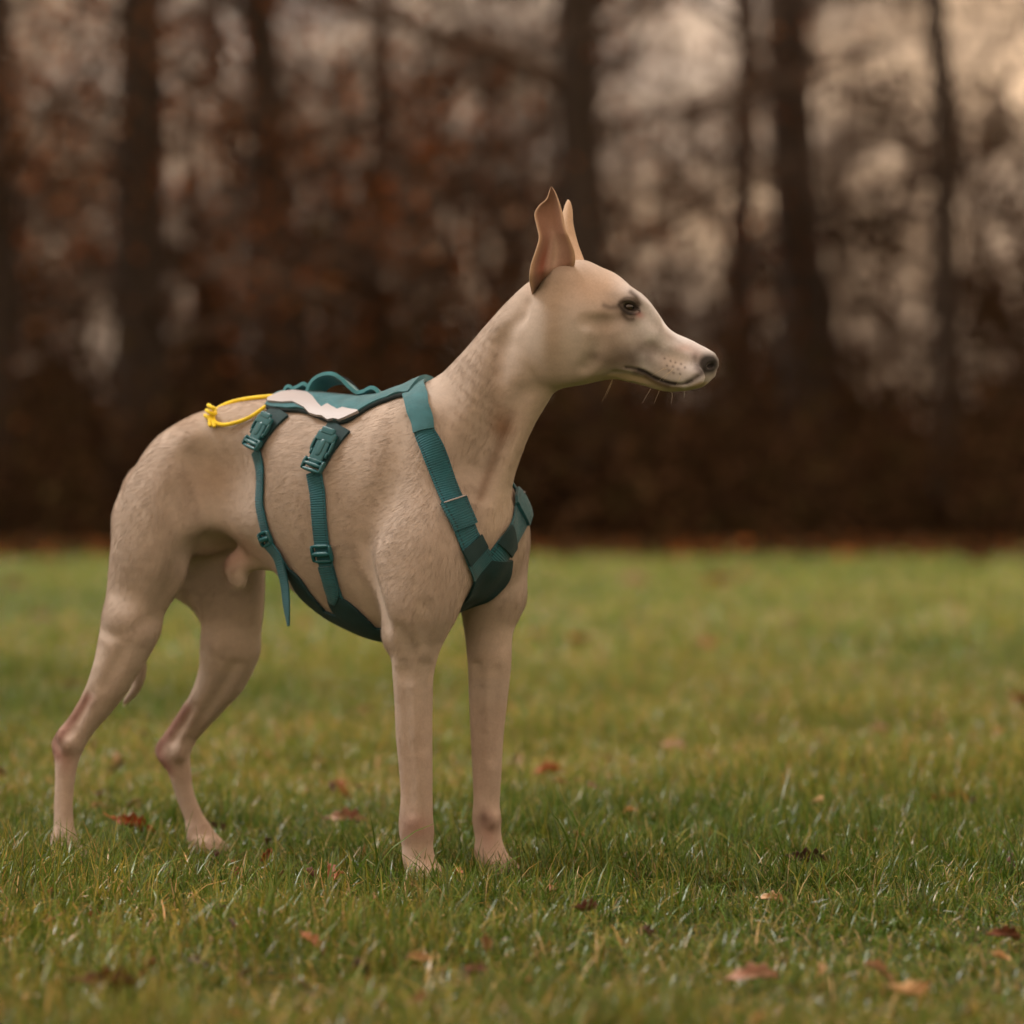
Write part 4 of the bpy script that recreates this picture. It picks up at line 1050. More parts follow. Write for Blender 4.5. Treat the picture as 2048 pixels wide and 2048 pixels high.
def n2d(x, y, f, seed):
    return vnoise(np.stack([x * f + 31.7, y * f + 11.3, np.full_like(x, seed * 1.37 + 5)], -1), 1.0, seed)
gr_rng = np.random.default_rng(11)
GX, GY, GS, GI, GR = [], [], [], [], []
def jitter_grid(d0, d1, st):
    P = []
    for y in np.arange(d0, d1, st):
        w = 0.30 * (y + st) + 0.9
        for x in np.arange(-w, w, st): P.append((x + gr_rng.uniform(-0.42, 0.42) * st, y + gr_rng.uniform(-0.42, 0.42) * st))
    return np.array(P)
for d0, d1, st, sc, hs, near in ((2.15, 5.3, 0.155, 1.0, 1.0, 1), (5.3, 9.0, 0.22, 1.25, 0.95, 1), (9.0, 16, 0.36, 1.9, 0.75, 0), (16, 32.0, 0.62, 3.2, 0.36, 0)):
    P = jitter_grid(d0, d1, st); x, y = P[:, 0], P[:, 1]; n = len(x)
    lush = 0.45 * n2d(x, y, 2.4, 21) + 0.35 * n2d(x, y, 6.0, 22) + 0.2 * n2d(x, y, 0.6, 23)
    q = np.clip((0.72 - lush) / 0.44 + gr_rng.normal(size=n) * 0.10, 0, 0.999)
    GX.append(x); GY.append(y); GS.append(np.stack([np.full(n, sc), np.full(n, sc), sc * hs * (0.50 + 1.0 * lush)], -1))
    GI.append((q * 9).astype(int) if near else 9 + (q * 4).astype(int)); GR.append(gr_rng.random(n) * 6.283)
n = 420; y = gr_rng.uniform(2.3, 6.0, n); x = gr_rng.uniform(-1, 1, n) * (0.17 * y + 0.2); k_ = n2d(x, y, 2.4, 21) + 0.4 * gr_rng.random(n) > 0.62
x, y = x[k_], y[k_]; n = len(x)
GX.append(x); GY.append(y); GS.append(np.tile(gr_rng.uniform(0.6, 1.1, n)[:, None], (1, 3))); GI.append(gr_rng.integers(13, 16, n)); GR.append(gr_rng.random(n) * 6.283)
GX, GY, GS, GI, GR = (np.concatenate(q) for q in (GX, GY, GS, GI, GR)); 
dn = 0.5 * n2d(GX, GY, 1.1, 41) + 0.5 * n2d(GX, GY, 0.45, 42); dn = np.clip((dn - 0.34) / 0.32, 0, 1)[:, None]
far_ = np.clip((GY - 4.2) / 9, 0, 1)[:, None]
GT = 0.90 * (np.array([0.90, 1.02, 0.82]) * (1 - dn) + np.array([1.62, 1.42, 1.35]) * dn) * (1 + far_ * np.array([0.42, 0.46, 1.35])) * (0.86 + 0.14 * np.clip((GY - 2.6) / 1.0, 0, 1))[:, None]  # last factor darkens the nearest turf, imitating a vignette in the tint
def scatter(name, pts, coll, scl, idx, rot, tint):
    me = bpy.data.meshes.new(name); n = len(pts)
    me.vertices.add(n); me.vertices.foreach_set('co', np.asarray(pts, np.float32).ravel())
    me.attributes.new('scl', 'FLOAT_VECTOR', 'POINT').data.foreach_set('vector', np.asarray(scl, np.float32).ravel())
    me.attributes.new('idx', 'INT', 'POINT').data.foreach_set('value', np.asarray(idx, np.int32))
    rv = np.zeros((n, 3), np.float32); rv[:, 2] = rot
    me.attributes.new('rot', 'FLOAT_VECTOR', 'POINT').data.foreach_set('vector', rv.ravel())
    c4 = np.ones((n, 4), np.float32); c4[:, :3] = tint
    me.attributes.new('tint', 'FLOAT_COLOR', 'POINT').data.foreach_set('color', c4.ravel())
    o = bpy.data.objects.new(name, me); COL.objects.link(o)
    ng = bpy.data.node_groups.new(name + '_scatter', 'GeometryNodeTree')
    ng.interface.new_socket('Geometry', in_out='INPUT', socket_type='NodeSocketGeometry'); ng.interface.new_socket('Geometry', in_out='OUTPUT', socket_type='NodeSocketGeometry')
    gi, go = ng.nodes.new('NodeGroupInput'), ng.nodes.new('NodeGroupOutput')
    ci = ng.nodes.new('GeometryNodeCollectionInfo'); ci.inputs['Collection'].default_value = coll; ci.inputs['Separate Children'].default_value = True; ci.inputs['Reset Children'].default_value = True
    ip = ng.nodes.new('GeometryNodeInstanceOnPoints'); ip.inputs['Pick Instance'].default_value = True
    def attr(nm, ty):
        a_ = ng.nodes.new('GeometryNodeInputNamedAttribute'); a_.data_type = ty; a_.inputs['Name'].default_value = nm
        return next(q for q in a_.outputs if q.enabled and q.name == 'Attribute')
    ng.links.new(gi.outputs[0], ip.inputs['Points']); ng.links.new(ci.outputs[0], ip.inputs['Instance'])
    ng.links.new(attr('idx', 'INT'), ip.inputs['Instance Index']); ng.links.new(attr('rot', 'FLOAT_VECTOR'), ip.inputs['Rotation']); ng.links.new(attr('scl', 'FLOAT_VECTOR'), ip.inputs['Scale'])
    ng.links.new(ip.outputs[0], go.inputs[0])
    md = o.modifiers.new('scatter', 'NODES'); md.node_group = ng
    return o
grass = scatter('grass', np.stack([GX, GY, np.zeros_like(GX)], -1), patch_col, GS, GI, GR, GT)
tag(grass, 'short damp lawn grass mixed with yellow and straw blades', 'grass', kind='stuff')
print('turf', len(GX))

# ================================================================== FALLEN LEAVES
def leaf_mat(name, col, col2):
    m, t, b = new_mat(name)
    tc_ = N(t, 'ShaderNodeTexCoord'); nz_ = N(t, 'ShaderNodeTexNoise', {'Vector': tc_.outputs['Object'], 'Scale': 70.0, 'Detail': 5.0})
    r_ = N(t, 'ShaderNodeValToRGB', {'Fac': nz_.outputs['Fac']})
    r_.color_ramp.elements[0].position = 0.35; r_.color_ramp.elements[0].color = (*col2, 1)
    r_.color_ramp.elements[1].position = 0.62; r_.color_ramp.elements[1].color = (*col, 1)
    t.links.new(r_.outputs[0], b.inputs['Base Color']); b.inputs['Roughness'].default_value = 0.5
    bp_ = N(t, 'ShaderNodeBump', {'Height': nz_.outputs['Fac'], 'Strength': 0.6, 'Distance': 0.002}); t.links.new(bp_.outputs[0], b.inputs['Normal'])
    return m
LM = {'orange': leaf_mat('leaf_orange', srgb(176, 92, 44), srgb(112, 52, 24)), 'brown': leaf_mat('leaf_brown', srgb(128, 78, 48), srgb(74, 42, 28)),
      'maroon': leaf_mat('leaf_maroon', srgb(92, 52, 48), srgb(48, 26, 26)), 'pink': leaf_mat('leaf_pale_brown', srgb(176, 136, 116), srgb(126, 88, 74)), 'straw': leaf_mat('leaf_straw', srgb(206, 172, 130), srgb(150, 112, 78))}
def leaf_mesh(seed, L=0.075, W=0.042, curl=0.8, lobes=4):
    r = np.random.default_rng(seed); n, m = 26, 7
    P = np.zeros((n, m, 3)); cx_, cl = curl * (0.6 + 0.6 * r.random()), curl * r.normal() * 0.7
    for i in range(n):
        t_ = i / (n - 1)
        env = math.sin(math.pi * min(1, t_ * 0.96 + 0.03)) ** 0.7 * (0.55 + 0.55 * t_)
        lob = 0.80 + 0.20 * math.cos(2 * math.pi * lobes * t_ + 0.6)
        w = W / 2 * max(env * lob, 0.03)
        for j in range(m):
            x = 2 * j / (m - 1) - 1
            y = x * w * (1 + 0.12 * r.normal() * (abs(x) > 0.6))
            ang_ = cx_ * x * (0.5 + t_); yy = w * math.sin(ang_ * 1.0) / max(abs(cx_), 0.2) / (0.5 + t_) if abs(cx_) > 0.05 else y
            z = w * (1 - math.cos(ang_)) * 1.3 + 0.0016 * math.sin(9 * t_ + 4 * x) + abs(x) * 0.002
            P[i, j] = (t_ * L - L / 2, yy, z)
        th = cl * (t_ - 0.5); z0 = L * (t_ - 0.5) * math.sin(th) * 0.6
        P[i, :, 2] += z0
    nn = nrm(np.cross(np.gradient(P, axis=0), np.gradient(P, axis=1)))
    V, Fq = sheet(P + nn * 0.0003, P - nn * 0.0003)
    st = np.array([[-L / 2 - 0.016, 0.003, 0.004], [-L / 2 - 0.008, 0.001, 0.001], [-L / 2, 0, P[0, 3, 2]], [0, 0, P[n // 2, 3, 2] - 0.0004]])
    k = 5; Cn = catmull(st, 4); tg = nrm(np.gradient(Cn, axis=0)); a_ = nrm(np.cross(tg, [0, 0, 1.0])); b__ = np.cross(tg, a_)
    th = np.linspace(0, 2 * math.pi, k, endpoint=False)
    T = Cn[:, None] + 0.0009 * (a_[:, None] * np.cos(th)[None, :, None] + b__[:, None] * np.sin(th)[None, :, None])
    q = len(V); F2 = [[q + i * k + j, q + i * k + (j + 1) % k, q + (i + 1) * k + (j + 1) % k, q + (i + 1) * k + j] for i in range(len(Cn) - 1) for j in range(k)]
    return np.vstack([V, T.reshape(-1, 3)]), np.vstack([Fq, np.array(F2)])
LV = [leaf_mesh(40 + i, curl=(0.9, 1.4, 1.1, 1.7, 1.0, 1.3)[i]) for i in range(6)]
def leaf(u, v, size_px, colr, label, group=None, yaw=0.0, tilt=(0.2, 0.1), var=0, lift=0.016):
    d = F * CH / (v - HY); w = size_px * d / F
    Vv, Fq = LV[var % 6]
    o = mesh_obj('fallen_leaf', Vv * (w / 0.075), Fq, LM[colr])
    o.location = ((u - CX) / F * d, d, lift * 0.4 + 0.006 + 0.12 * w); o.rotation_euler = (tilt[0], tilt[1], yaw)
    tag(o, label, 'leaf', group)
    return o
R_ = math.radians
leaf(268, 1690, 100, 'orange', 'long orange-brown leaf lying between the two hind feet', None, R_(-18), (0.9, 0.30), 1, 0.022)
leaf(432, 1684, 44, 'maroon', 'small reddish leaf at the toes of the far hind foot', None, R_(30), (0.8, 0.5), 3, 0.020)
leaf(528, 1748, 52, 'orange', 'red-brown crumpled leaf half buried in grass below the belly', None, R_(60), (0.7, -0.6), 3)
leaf(468, 1776, 40, 'orange', 'narrow red-brown leaf in the grass just left of the crumpled one', None, R_(75), (0.9, -0.5), 1)
leaf(727, 1730, 34, 'orange', 'tiny orange leaf standing on edge left of the near front paw', None, R_(85), (1.3, -1.0), 4, 0.020)
leaf(692, 1668, 88, 'pink', 'pale pinkish dry leaf strip behind the near front leg', None, R_(-8), (0.9, 0.1), 5, 0.016)
leaf(690, 1516, 46, 'maroon', 'dark brown leaf on the lawn behind the dog, left of the front legs', None, R_(20), (0.8, 0.2), 3)
leaf(726, 1442, 54, 'brown', 'flat brown leaf on the blurred lawn beneath the dog\'s elbow', None, R_(5), (0.6, 0.0), 0)
leaf(545, 1376, 40, 'orange', 'orange leaf on the blurred lawn under the dog\'s belly', None, R_(40), (0.9, 0.3), 3)
leaf(1696, 1572, 92, 'maroon', 'large curled dark maroon leaf on the lawn right of the dog', None, R_(12), (1.0, 0.1), 3, 0.020)
leaf(1690, 1612, 60, 'pink', 'pale brown leaf lying just below the large dark maroon leaf', None, R_(-5), (0.4, 0.0), 0, 0.010)
leaf(1778, 1562, 34, 'orange', 'small pale orange leaf to the right of the large maroon leaf', None, R_(70), (1.0, -0.4), 1)
leaf(1922, 1630, 62, 'orange', 'bright orange-brown curled leaf in taller grass at the right', None, R_(-25), (1.0, 0.25), 1, 0.026)
leaf(1614, 1752, 88, 'maroon', 'dark purple-brown cupped leaf sunk in the grass at lower right', None, R_(-15), (0.9, 0.1), 3, 0.012)
leaf(1842, 1716, 40, 'maroon', 'slim dark brown leaf standing in the grass below the orange curled leaf', None, R_(80), (1.2, -0.8), 1)
leaf(2036, 1422, 60, 'orange', 'rusty orange leaf cut by the right edge of the photo', None, R_(35), (1.0, 0.4), 3)
leaf(1543, 1832, 66, 'straw', 'straw-coloured dry leaf scrap below the purple-brown leaf', None, R_(-20), (0.6, 0.2), 5, 0.016)
leaf(1505, 1990, 110, 'pink', 'pale pinkish-brown leaf blurred at the bottom edge', None, R_(8), (0.7, 0.0), 0, 0.012)
leaf(2008, 1905, 78, 'brown', 'brown leaf at the right edge of the foreground grass', None, R_(25), (0.8, 0.2), 5, 0.014)
leaf(215, 2015, 130, 'brown', 'big dark brown leaf blurred in the bottom left corner', None, R_(-10), (0.7, 0.1), 3, 0.010)
leaf(292, 1975, 60, 'orange', 'orange leaf standing just above the big brown corner leaf', None, R_(55), (0.9, -0.6), 1, 0.016)
leaf(395, 1955, 60, 'maroon', 'dark leaf half hidden in the foreground grass at lower left', None, R_(-30), (0.8, 0.2), 0, 0.012)
leaf(950, 1968, 50, 'brown', 'brown leaf in the blurred grass at the bottom centre', None, R_(10), (0.8, 0.1), 4, 0.012)
leaf(1525, 1455, 50, 'pink', 'pale leaf on the middle lawn left of the large maroon leaf', None, R_(0), (0.5, 0.0), 0)
leaf(1345, 1512, 56, 'pink', 'pale pink-brown leaf on the middle lawn right of the front legs', None, R_(0), (0.5, 0.0), 4)
leaf(1095, 1567, 70, 'orange', 'flat orange leaf close behind the far front leg', None, R_(5), (0.5, 0.0), 2)
leaf(1022, 1548, 40, 'brown', 'brown leaf touching the outline of the far front leg', None, R_(60), (1.0, -0.6), 3)
leaf(1150, 1387, 42, 'orange', 'orange leaf alone on the lawn right of the dog\'s chest', None, R_(45), (0.9, 0.3), 3)
leaf(1430, 1180, 66, 'orange', 'blurred orange leaf far back on the lawn', None, R_(20), (1.0, 0.0), 3)
leaf(136, 1388, 46, 'brown', 'brown leaf on the lawn behind the near hock', None, R_(0), (0.7, 0.0), 2)
leaf(228, 1562, 52, 'brown', 'pale brown leaf standing between the hind legs', None, R_(50), (1.0, -0.5), 3)
for i, (u, v, s, c, lab) in enumerate((
    (1270, 1172, 60, 'pink', 'pale blurred leaf far back, left of the blurred orange leaf'), (1952, 1140, 70, 'brown', 'brown blurred leaf farthest back near the right edge'),
    (1490, 1160, 44, 'orange', 'small blurred leaf just right of the far orange leaf'), (1600, 1262, 44, 'brown', 'blurred brown leaf far back below the lawn edge, right of centre'),
    (1342, 1268, 40, 'brown', 'blurred brown leaf under the muzzle on the far lawn'), (1670, 1302, 40, 'brown', 'brown leaf on the far lawn beyond the large maroon leaf'),
    (1810, 1258, 44, 'maroon', 'dark blurred leaf on the far lawn toward the right edge'), (1410, 1310, 60, 'orange', 'broad orange leaf on the far lawn below the muzzle'),
    (1530, 1322, 44, 'maroon', 'dark blurred leaf beside the broad orange leaf on the far lawn'), (1160, 1300, 60, 'orange', 'blurred orange leaf on the far lawn next to the chest'),
    (1070, 1285, 50, 'orange', 'blurred orange leaf nearest the outline of the far foreleg'), (1890, 1390, 44, 'brown', 'brown leaf on the lawn left of the rusty edge leaf'),
    (1760, 1476, 44, 'pink', 'pale leaf on the lawn above the large maroon leaf'), (620, 1262, 40, 'orange', 'orange leaf seen between the loose strap and the elbow'),
    (700, 1240, 40, 'brown', 'brown leaf hidden close under the chest'), (80, 1250, 50, 'orange', 'orange blurred leaf left of the near thigh'),
    (560, 1200, 40, 'brown', 'brown blurred leaf beside the hanging strap end'), (30, 1180, 50, 'brown', 'brown blurred leaf at the left edge of the far lawn'),
    (1860, 1530, 36, 'pink', 'pale scrap of leaf above the orange curled leaf at the right'), (1320, 1660, 36, 'brown', 'small brown leaf in sharp grass right of the front paws'))):
    leaf(u, v, s, c, lab, None, i * 1.3, (0.8, 0.2), i)

r = np.random.default_rng(91); n = 420
y = r.uniform(2.3, 9.0, n); x = r.uniform(-1, 1, n) * (0.16 * y + 0.1); pk = n2d(x, y, 1.6, 61) + 0.5 * r.random(n) > 0.72; x, y = x[pk], y[pk]
SC_COL = np.array([srgb(150, 92, 54), srgb(110, 66, 42), srgb(170, 130, 96), srgb(84, 54, 44), srgb(190, 150, 104)])
def scraps(P, r):
    V, Fq, C = [], [], []
    for p in P:
        Lv, Lf = LV[r.integers(0, 6)]; s_ = r.uniform(0.12, 0.42); e = Matrix.Rotation(r.random() * 6.28, 3, 'Z') @ Matrix.Rotation(r.normal() * 0.7, 3, 'X') @ Matrix.Rotation(r.normal() * 0.5, 3, 'Y')
        q = sum(len(v_) for v_ in V); V.append((Lv * s_) @ np.array(e).T + p); Fq.append(Lf + q); C.append(np.tile(SC_COL[r.integers(0, 5)] * r.uniform(0.6, 1.2), (len(Lv), 1)))
    return np.vstack(V), np.vstack(Fq), np.vstack(C)
m_scrap, t, b = new_mat('leaf_scraps'); t.links.new(N(t, 'ShaderNodeAttribute', attribute_name='col').outputs['Color'], b.inputs['Base Color']); b.inputs['Roughness'].default_value = 0.6
V, Fq, C = scraps(np.stack([x, y, r.uniform(0.010, 0.030, len(x))], -1), r)
tag(mesh_obj('leaf_litter', V, Fq, m_scrap, cols=C), 'scraps of dead leaf and stalk scattered through the near grass', 'leaf litter', kind='stuff')

# ================================================================== TREES AND WOOD
def bark(name, c1, c2, sc=6.0):
    m, t, b = new_mat(name)
    tc_ = N(t, 'ShaderNodeTexCoord'); mp_ = N(t, 'ShaderNodeMapping', {'Vector': tc_.outputs['Object'], 'Scale': (sc, sc, sc * 0.22)})
    nz_ = N(t, 'ShaderNodeTexNoise', {'Vector': mp_.outputs[0], 'Scale': 3.0, 'Detail': 8.0, 'Roughness': 0.65})
    r_ = N(t, 'ShaderNodeValToRGB', {'Fac': nz_.outputs['Fac']})
    r_.color_ramp.elements[0].position = 0.35; r_.color_ramp.elements[0].color = (*c1, 1)
    r_.color_ramp.elements[1].position = 0.68; r_.color_ramp.elements[1].color = (*c2, 1)
    t.links.new(r_.outputs[0], b.inputs['Base Color']); b.inputs['Roughness'].default_value = 0.9
    bp_ = N(t, 'ShaderNodeBump', {'Height': nz_.outputs['Fac'], 'Strength': 0.8, 'Distance': 0.03}); t.links.new(bp_.outputs[0], b.inputs['Normal'])
    return m
M_BARK = bark('tree_bark', (0.022, 0.015, 0.011), (0.060, 0.042, 0.030))
M_TWIG = bark('twig_bark', (0.060, 0.038, 0.026), (0.120, 0.078, 0.052), 2.0)
def dead_leaf(name, c1, c2):
    m, t, b = new_mat(name); t.nodes.remove(b)
    at_ = N(t, 'ShaderNodeAttribute', attribute_name='col')
    d_ = N(t, 'ShaderNodeBsdfDiffuse', {0: at_.outputs['Color']}); tr_ = N(t, 'ShaderNodeBsdfTranslucent', {0: at_.outputs['Color']})
    mx_ = N(t, 'ShaderNodeMixShader', {0: 0.35, 1: d_.outputs[0], 2: tr_.outputs[0]}); t.links.new(mx_.outputs[0], t.nodes['Material Output'].inputs[0])
    return m
M_DEAD = dead_leaf('dead_leaves', None, None)
def segs_mesh(S, k):
    """S rows: p(3), q(3), r0, r1 -> prisms"""
    S = np.asarray(S); p, q, r0, r1 = S[:, :3], S[:, 3:6], S[:, 6], S[:, 7]
    d = nrm(q - p); ref = np.where(np.abs(d[:, 2:3]) < 0.9, np.array([[0, 0, 1.0]]), np.array([[1.0, 0, 0]]))
    a = nrm(np.cross(d, ref)); b_ = np.cross(d, a); th = np.linspace(0, 2 * math.pi, k, endpoint=False)
    ring = a[:, None] * np.cos(th)[None, :, None] + b_[:, None] * np.sin(th)[None, :, None]
    V = np.concatenate([p[:, None] + ring * r0[:, None, None], q[:, None] + ring * r1[:, None, None]], 1)
    j = np.arange(k); f = np.stack([j, (j + 1) % k, k + (j + 1) % k, k + j], -1)
    Fq = (np.arange(len(S)) * 2 * k)[:, None, None] + f[None]
    return V.reshape(-1, 3), Fq.reshape(-1, 4)
def grow(r, p, d, L, rad, lev, S, tips, steps=4, droop=0.05, kids=(5, 4, 4)):
    p = np.array(p, float); d = np.array(d, float); n = steps
    for i in range(n):
        d2 = nrm(d + 0.16 * r.normal(size=3) + np.array([0, 0, droop])); q = p + d2 * L / n
        ra, rb = rad * (1 - 0.75 * i / n), rad * (1 - 0.75 * (i + 1) / n)
        S.append([*p, *q, ra, rb]); p, d = q, d2
        if lev > 0 and i > 0:
            for _ in range(max(1, kids[-lev] // (n - 1) + (r.random() < (kids[-lev] % (n - 1)) / (n - 1)))):
                sd = nrm(np.cross(d, r.normal(size=3))); nd = nrm(d * 0.55 + sd * (0.7 + 0.4 * r.random()))
                grow(r, p - d2 * L / n * r.random(), nd, L * (0.42 + 0.25 * r.random()), max(rb * 0.55, 0.0040), lev - 1, S, tips, max(2, n - 1), droop, kids)
    tips.append(p)
def leaves_mesh(P, r, size, spread, cols):
    n = len(P); P = P + r.normal(size=(n, 3)) * spread
    a = nrm(r.normal(size=(n, 3))); b_ = nrm(np.cross(a, r.normal(size=(n, 3)))); c_ = np.cross(a, b_)
    s = size * (0.6 + 0.8 * r.random(n))[:, None]
    V = np.stack([P - a * s * 0.5, P + b_ * s * 0.32 + c_ * s * 0.10, P + a * s * 0.5, P - b_ * s * 0.32 + c_ * s * 0.10], 1)
    Fq = np.arange(4 * n).reshape(-1, 4)
    Fq = np.vstack([Fq[:, [0, 1, 2]], Fq[:, [0, 2, 3]]])
    col = cols[r.integers(0, len(cols), n)] * (0.6 + 0.8 * r.random(n))[:, None]
    return V.reshape(-1, 3), Fq, np.repeat(col, 4, 0)
OAK = np.array([srgb(164, 96, 50), srgb(130, 78, 44), srgb(100, 66, 44), srgb(146, 98, 60)])
LITTER = np.array([srgb(82, 60, 43), srgb(64, 47, 33), srgb(96, 72, 50), srgb(56, 43, 31), srgb(72, 62, 39)])
def tree(seed, u, y, rad, H, lean, label, forks=(), n_limb=16, leaf_n=0, first=2.4, group='trees along the edge of the wood'):
    r = np.random.default_rng(seed); x = (u - CX) / F * y
    root = bpy.data.objects.new('tree', None); COL.objects.link(root); root.location = (x, y, 0)
    tag(root, label, 'tree', group)
    hs = np.linspace(0, H, 15); wob = np.cumsum(r.normal(size=(15, 2)) * 0.035, 0); wob[0] = 0
    C_l = np.column_stack([lean[0] * hs + wob[:, 0], lean[1] * hs + wob[:, 1], hs])
    C_l[0, 2] = -0.15; Q = catmull(C_l, 4); k = 14; th = np.linspace(0, 2 * math.pi, k, endpoint=False)
    hh = np.clip(Q[:, 2] / H, 0, 1); R = rad * (1 - 0.72 * hh) * (1 + 0.9 * np.exp(-np.clip(Q[:, 2], 0, None) / 0.25))
    bump = 1 + 0.06 * np.sin(3 * th[None] + Q[:, 2:3] * 1.1 + seed) + 0.04 * r.normal(size=(len(Q), k))
    V = Q[:, None, :] + (R[:, None] * bump)[..., None] * np.stack([np.cos(th), np.sin(th), 0 * th], -1)[None]
    Fq = [[i * k + j, i * k + (j + 1) % k, (i + 1) * k + (j + 1) % k, (i + 1) * k + j] for i in range(len(Q) - 1) for j in range(k)]
    mesh_obj('trunk', V.reshape(-1, 3), np.array(Fq), M_BARK, root)
    S, tips = [], []
    for (h, dx, dy, dz, L, rr) in forks:
        i = np.argmin(np.abs(Q[:, 2] - h)); grow(r, Q[i], nrm(np.array([dx, dy, dz])), L, rr, 3, S, tips, 5, 0.02)
    for _ in range(n_limb):
        h = first + (H - first - 0.5) * r.random() ** 1.3; i = np.argmin(np.abs(Q[:, 2] - h)); a = r.random() * 2 * math.pi
        grow(r, Q[i], nrm(np.array([math.cos(a), math.sin(a), 0.25 + 0.5 * r.random()])), 2.2 + 2.2 * r.random(), rad * 0.27 * (1 - 0.5 * h / H), 3, S, tips, 5, 0.0)
    V, Fq = segs_mesh(S, 4)
    tag(mesh_obj('crown', V, Fq, M_TWIG, root), kind='stuff')
    if leaf_n:
        T = np.array(tips); T = T[(T[:, 2] > 1.2)]
        V, Fq, cols = leaves_mesh(T[r.integers(0, len(T), leaf_n)], r, 0.10, 0.16, OAK)
        tag(mesh_obj('foliage', V, Fq, M_DEAD, root, smooth=False, cols=cols), kind='stuff')
    return root
tree(1, 272, 35.0, 0.31, 13, (0.0, 0.0), 'thick dark trunk behind the rump of the dog, hung with rusty leaves', n_limb=22, leaf_n=4600, first=1.9)
tree(2, 590, 35.6, 0.25, 12, (-0.085, 0.0), 'leaning dark trunk with rusty leaves, above the back of the harness', n_limb=20, leaf_n=4200, first=2.2)
tree(3, 1176, 34.6, 0.26, 13, (-0.018, 0.0), 'forked dark trunk straight behind the ears of the dog', forks=((4.35, -0.85, 0.1, 0.55, 3.6, 0.12), (5.2, 0.6, 0.1, 0.8, 4.2, 0.11)), n_limb=20, leaf_n=0, first=2.6)
tree(4, 1628, 39.0, 0.32, 14, (-0.034, 0.0), 'broad blurred trunk right of the muzzle, second from the right', n_limb=16, leaf_n=500, first=3.0)
tree(5, 1908, 35.4, 0.15, 12, (-0.030, 0.0), 'slim dark trunk nearest the right edge against the bright sky', n_limb=9, leaf_n=0, first=3.0)
tree(6, -18, 34.4, 0.26, 12, (0.0, 0.0), 'dark trunk cut by the left edge of the photo', n_limb=15, leaf_n=2200, first=2.0)
tree(7, 1476, 46.0, 0.20, 13, (0.02, 0.0), 'thin pale trunk deeper in the wood above the muzzle', n_limb=12, leaf_n=0, first=3.0)
tree(8, 770, 44.0, 0.18, 12, (0.015, 0.0), 'thin blurred trunk deeper in the wood above the harness handle', n_limb=14, leaf_n=900, first=2.2)

# saplings and brush behind: one mass of twigs
def merged(name, variants, pts, sc, idx, rot):
    Vs, Fs, Cs, n = [], [], [], 0
    for p, s_, i, a in zip(pts, sc, idx, rot):
        V, Fq, C = variants[i]; c_, n_ = math.cos(a), math.sin(a)
        W = np.stack([V[:, 0] * c_ - V[:, 1] * n_, V[:, 0] * n_ + V[:, 1] * c_, V[:, 2]], -1) * s_ + np.asarray(p)
        Vs.append(W); Fs.append(Fq + n); Cs.append(C); n += len(V)
    return mesh_obj(name, np.vstack(Vs), np.vstack(Fs), M_DEAD, smooth=False, cols=np.vstack(Cs))
def clump(V, Fq, twig_col, V2, F2, c2):
    return np.vstack([V, V2]), np.vstack([Fq[:, [0, 1, 2]], Fq[:, [0, 2, 3]], F2 + len(V)]), np.vstack([np.tile(twig_col, (len(V), 1)), c2])
SAP = []
for i in range(7):
    r = np.random.default_rng(500 + i); S, tips = [], []
    for _ in range(2):
        a = r.random() * 6.28; p = np.array([0.35 * math.cos(a), 0.35 * math.sin(a), -0.1]); H = 5.5 + 3.5 * r.random()
        d = nrm(np.array([0.10 * r.normal(), 0.10 * r.normal(), 1])); n = 9; rad = 0.035 + 0.03 * r.random()
        for j in range(n):
            d = nrm(d + 0.06 * r.normal(size=3)); q = p + d * H / n
            S.append([*p, *q, rad * (1 - 0.9 * j / n), rad * (1 - 0.9 * (j + 1) / n)])
            for _k in range(2 if j > 0 else 1):
                sd = nrm(np.cross(d, r.normal(size=3))); grow(r, q - d * r.random() * H / n, nrm(d * 0.5 + sd), 0.9 + 0.9 * r.random(), rad * 0.36, 2, S, tips, 3, 0.03, kids=(3, 4, 4))
            p = q
    V, Fq = segs_mesh(S, 3); T = np.array(tips)
    ncl = (26, 12, 36)[i % 3]; wz = np.exp(-np.clip(T[:, 2], 0, None) / 2.0); cl = T[r.choice(len(T), ncl, p=wz / wz.sum())]; V2, F2, c2 = leaves_mesh(np.repeat(cl, 34, 0), r, 0.115, 0.15, LITTER)
    SAP.append(clump(V, Fq, srgb(92, 70, 56), V2, F2, c2))
for i in range(3):                                   # plainer ones for the wood to either side of the view
    r = np.random.default_rng(540 + i); S, tips = [], []
    p = np.array([0, 0, -0.1]); d = np.array([0.02, 0.02, 1.0]); H = 7.5
    for j in range(8):
        d = nrm(d + 0.06 * r.normal(size=3)); q = p + d * H / 8; S.append([*p, *q, 0.06 * (1 - 0.9 * j / 8), 0.06 * (1 - 0.9 * (j + 1) / 8)])
        for _k in range(4): sd = nrm(np.cross(d, r.normal(size=3))); grow(r, q - d * r.random() * H / 8, nrm(d * 0.5 + sd), 1.2 + r.random(), 0.016, 1, S, tips, 3, 0.03, kids=(3, 4, 4))
        p = q
    V, Fq = segs_mesh(S, 3); T = np.array(tips); wz = np.exp(-np.clip(T[:, 2], 0, None) / 2.0); cl = T[r.choice(len(T), 26, p=wz / wz.sum())]
    V2, F2, c2 = leaves_mesh(np.repeat(cl, 22, 0), r, 0.15, 0.2, LITTER); SAP.append(clump(V, Fq, srgb(92, 70, 56), V2, F2, c2))
r = np.random.default_rng(77); pts = []
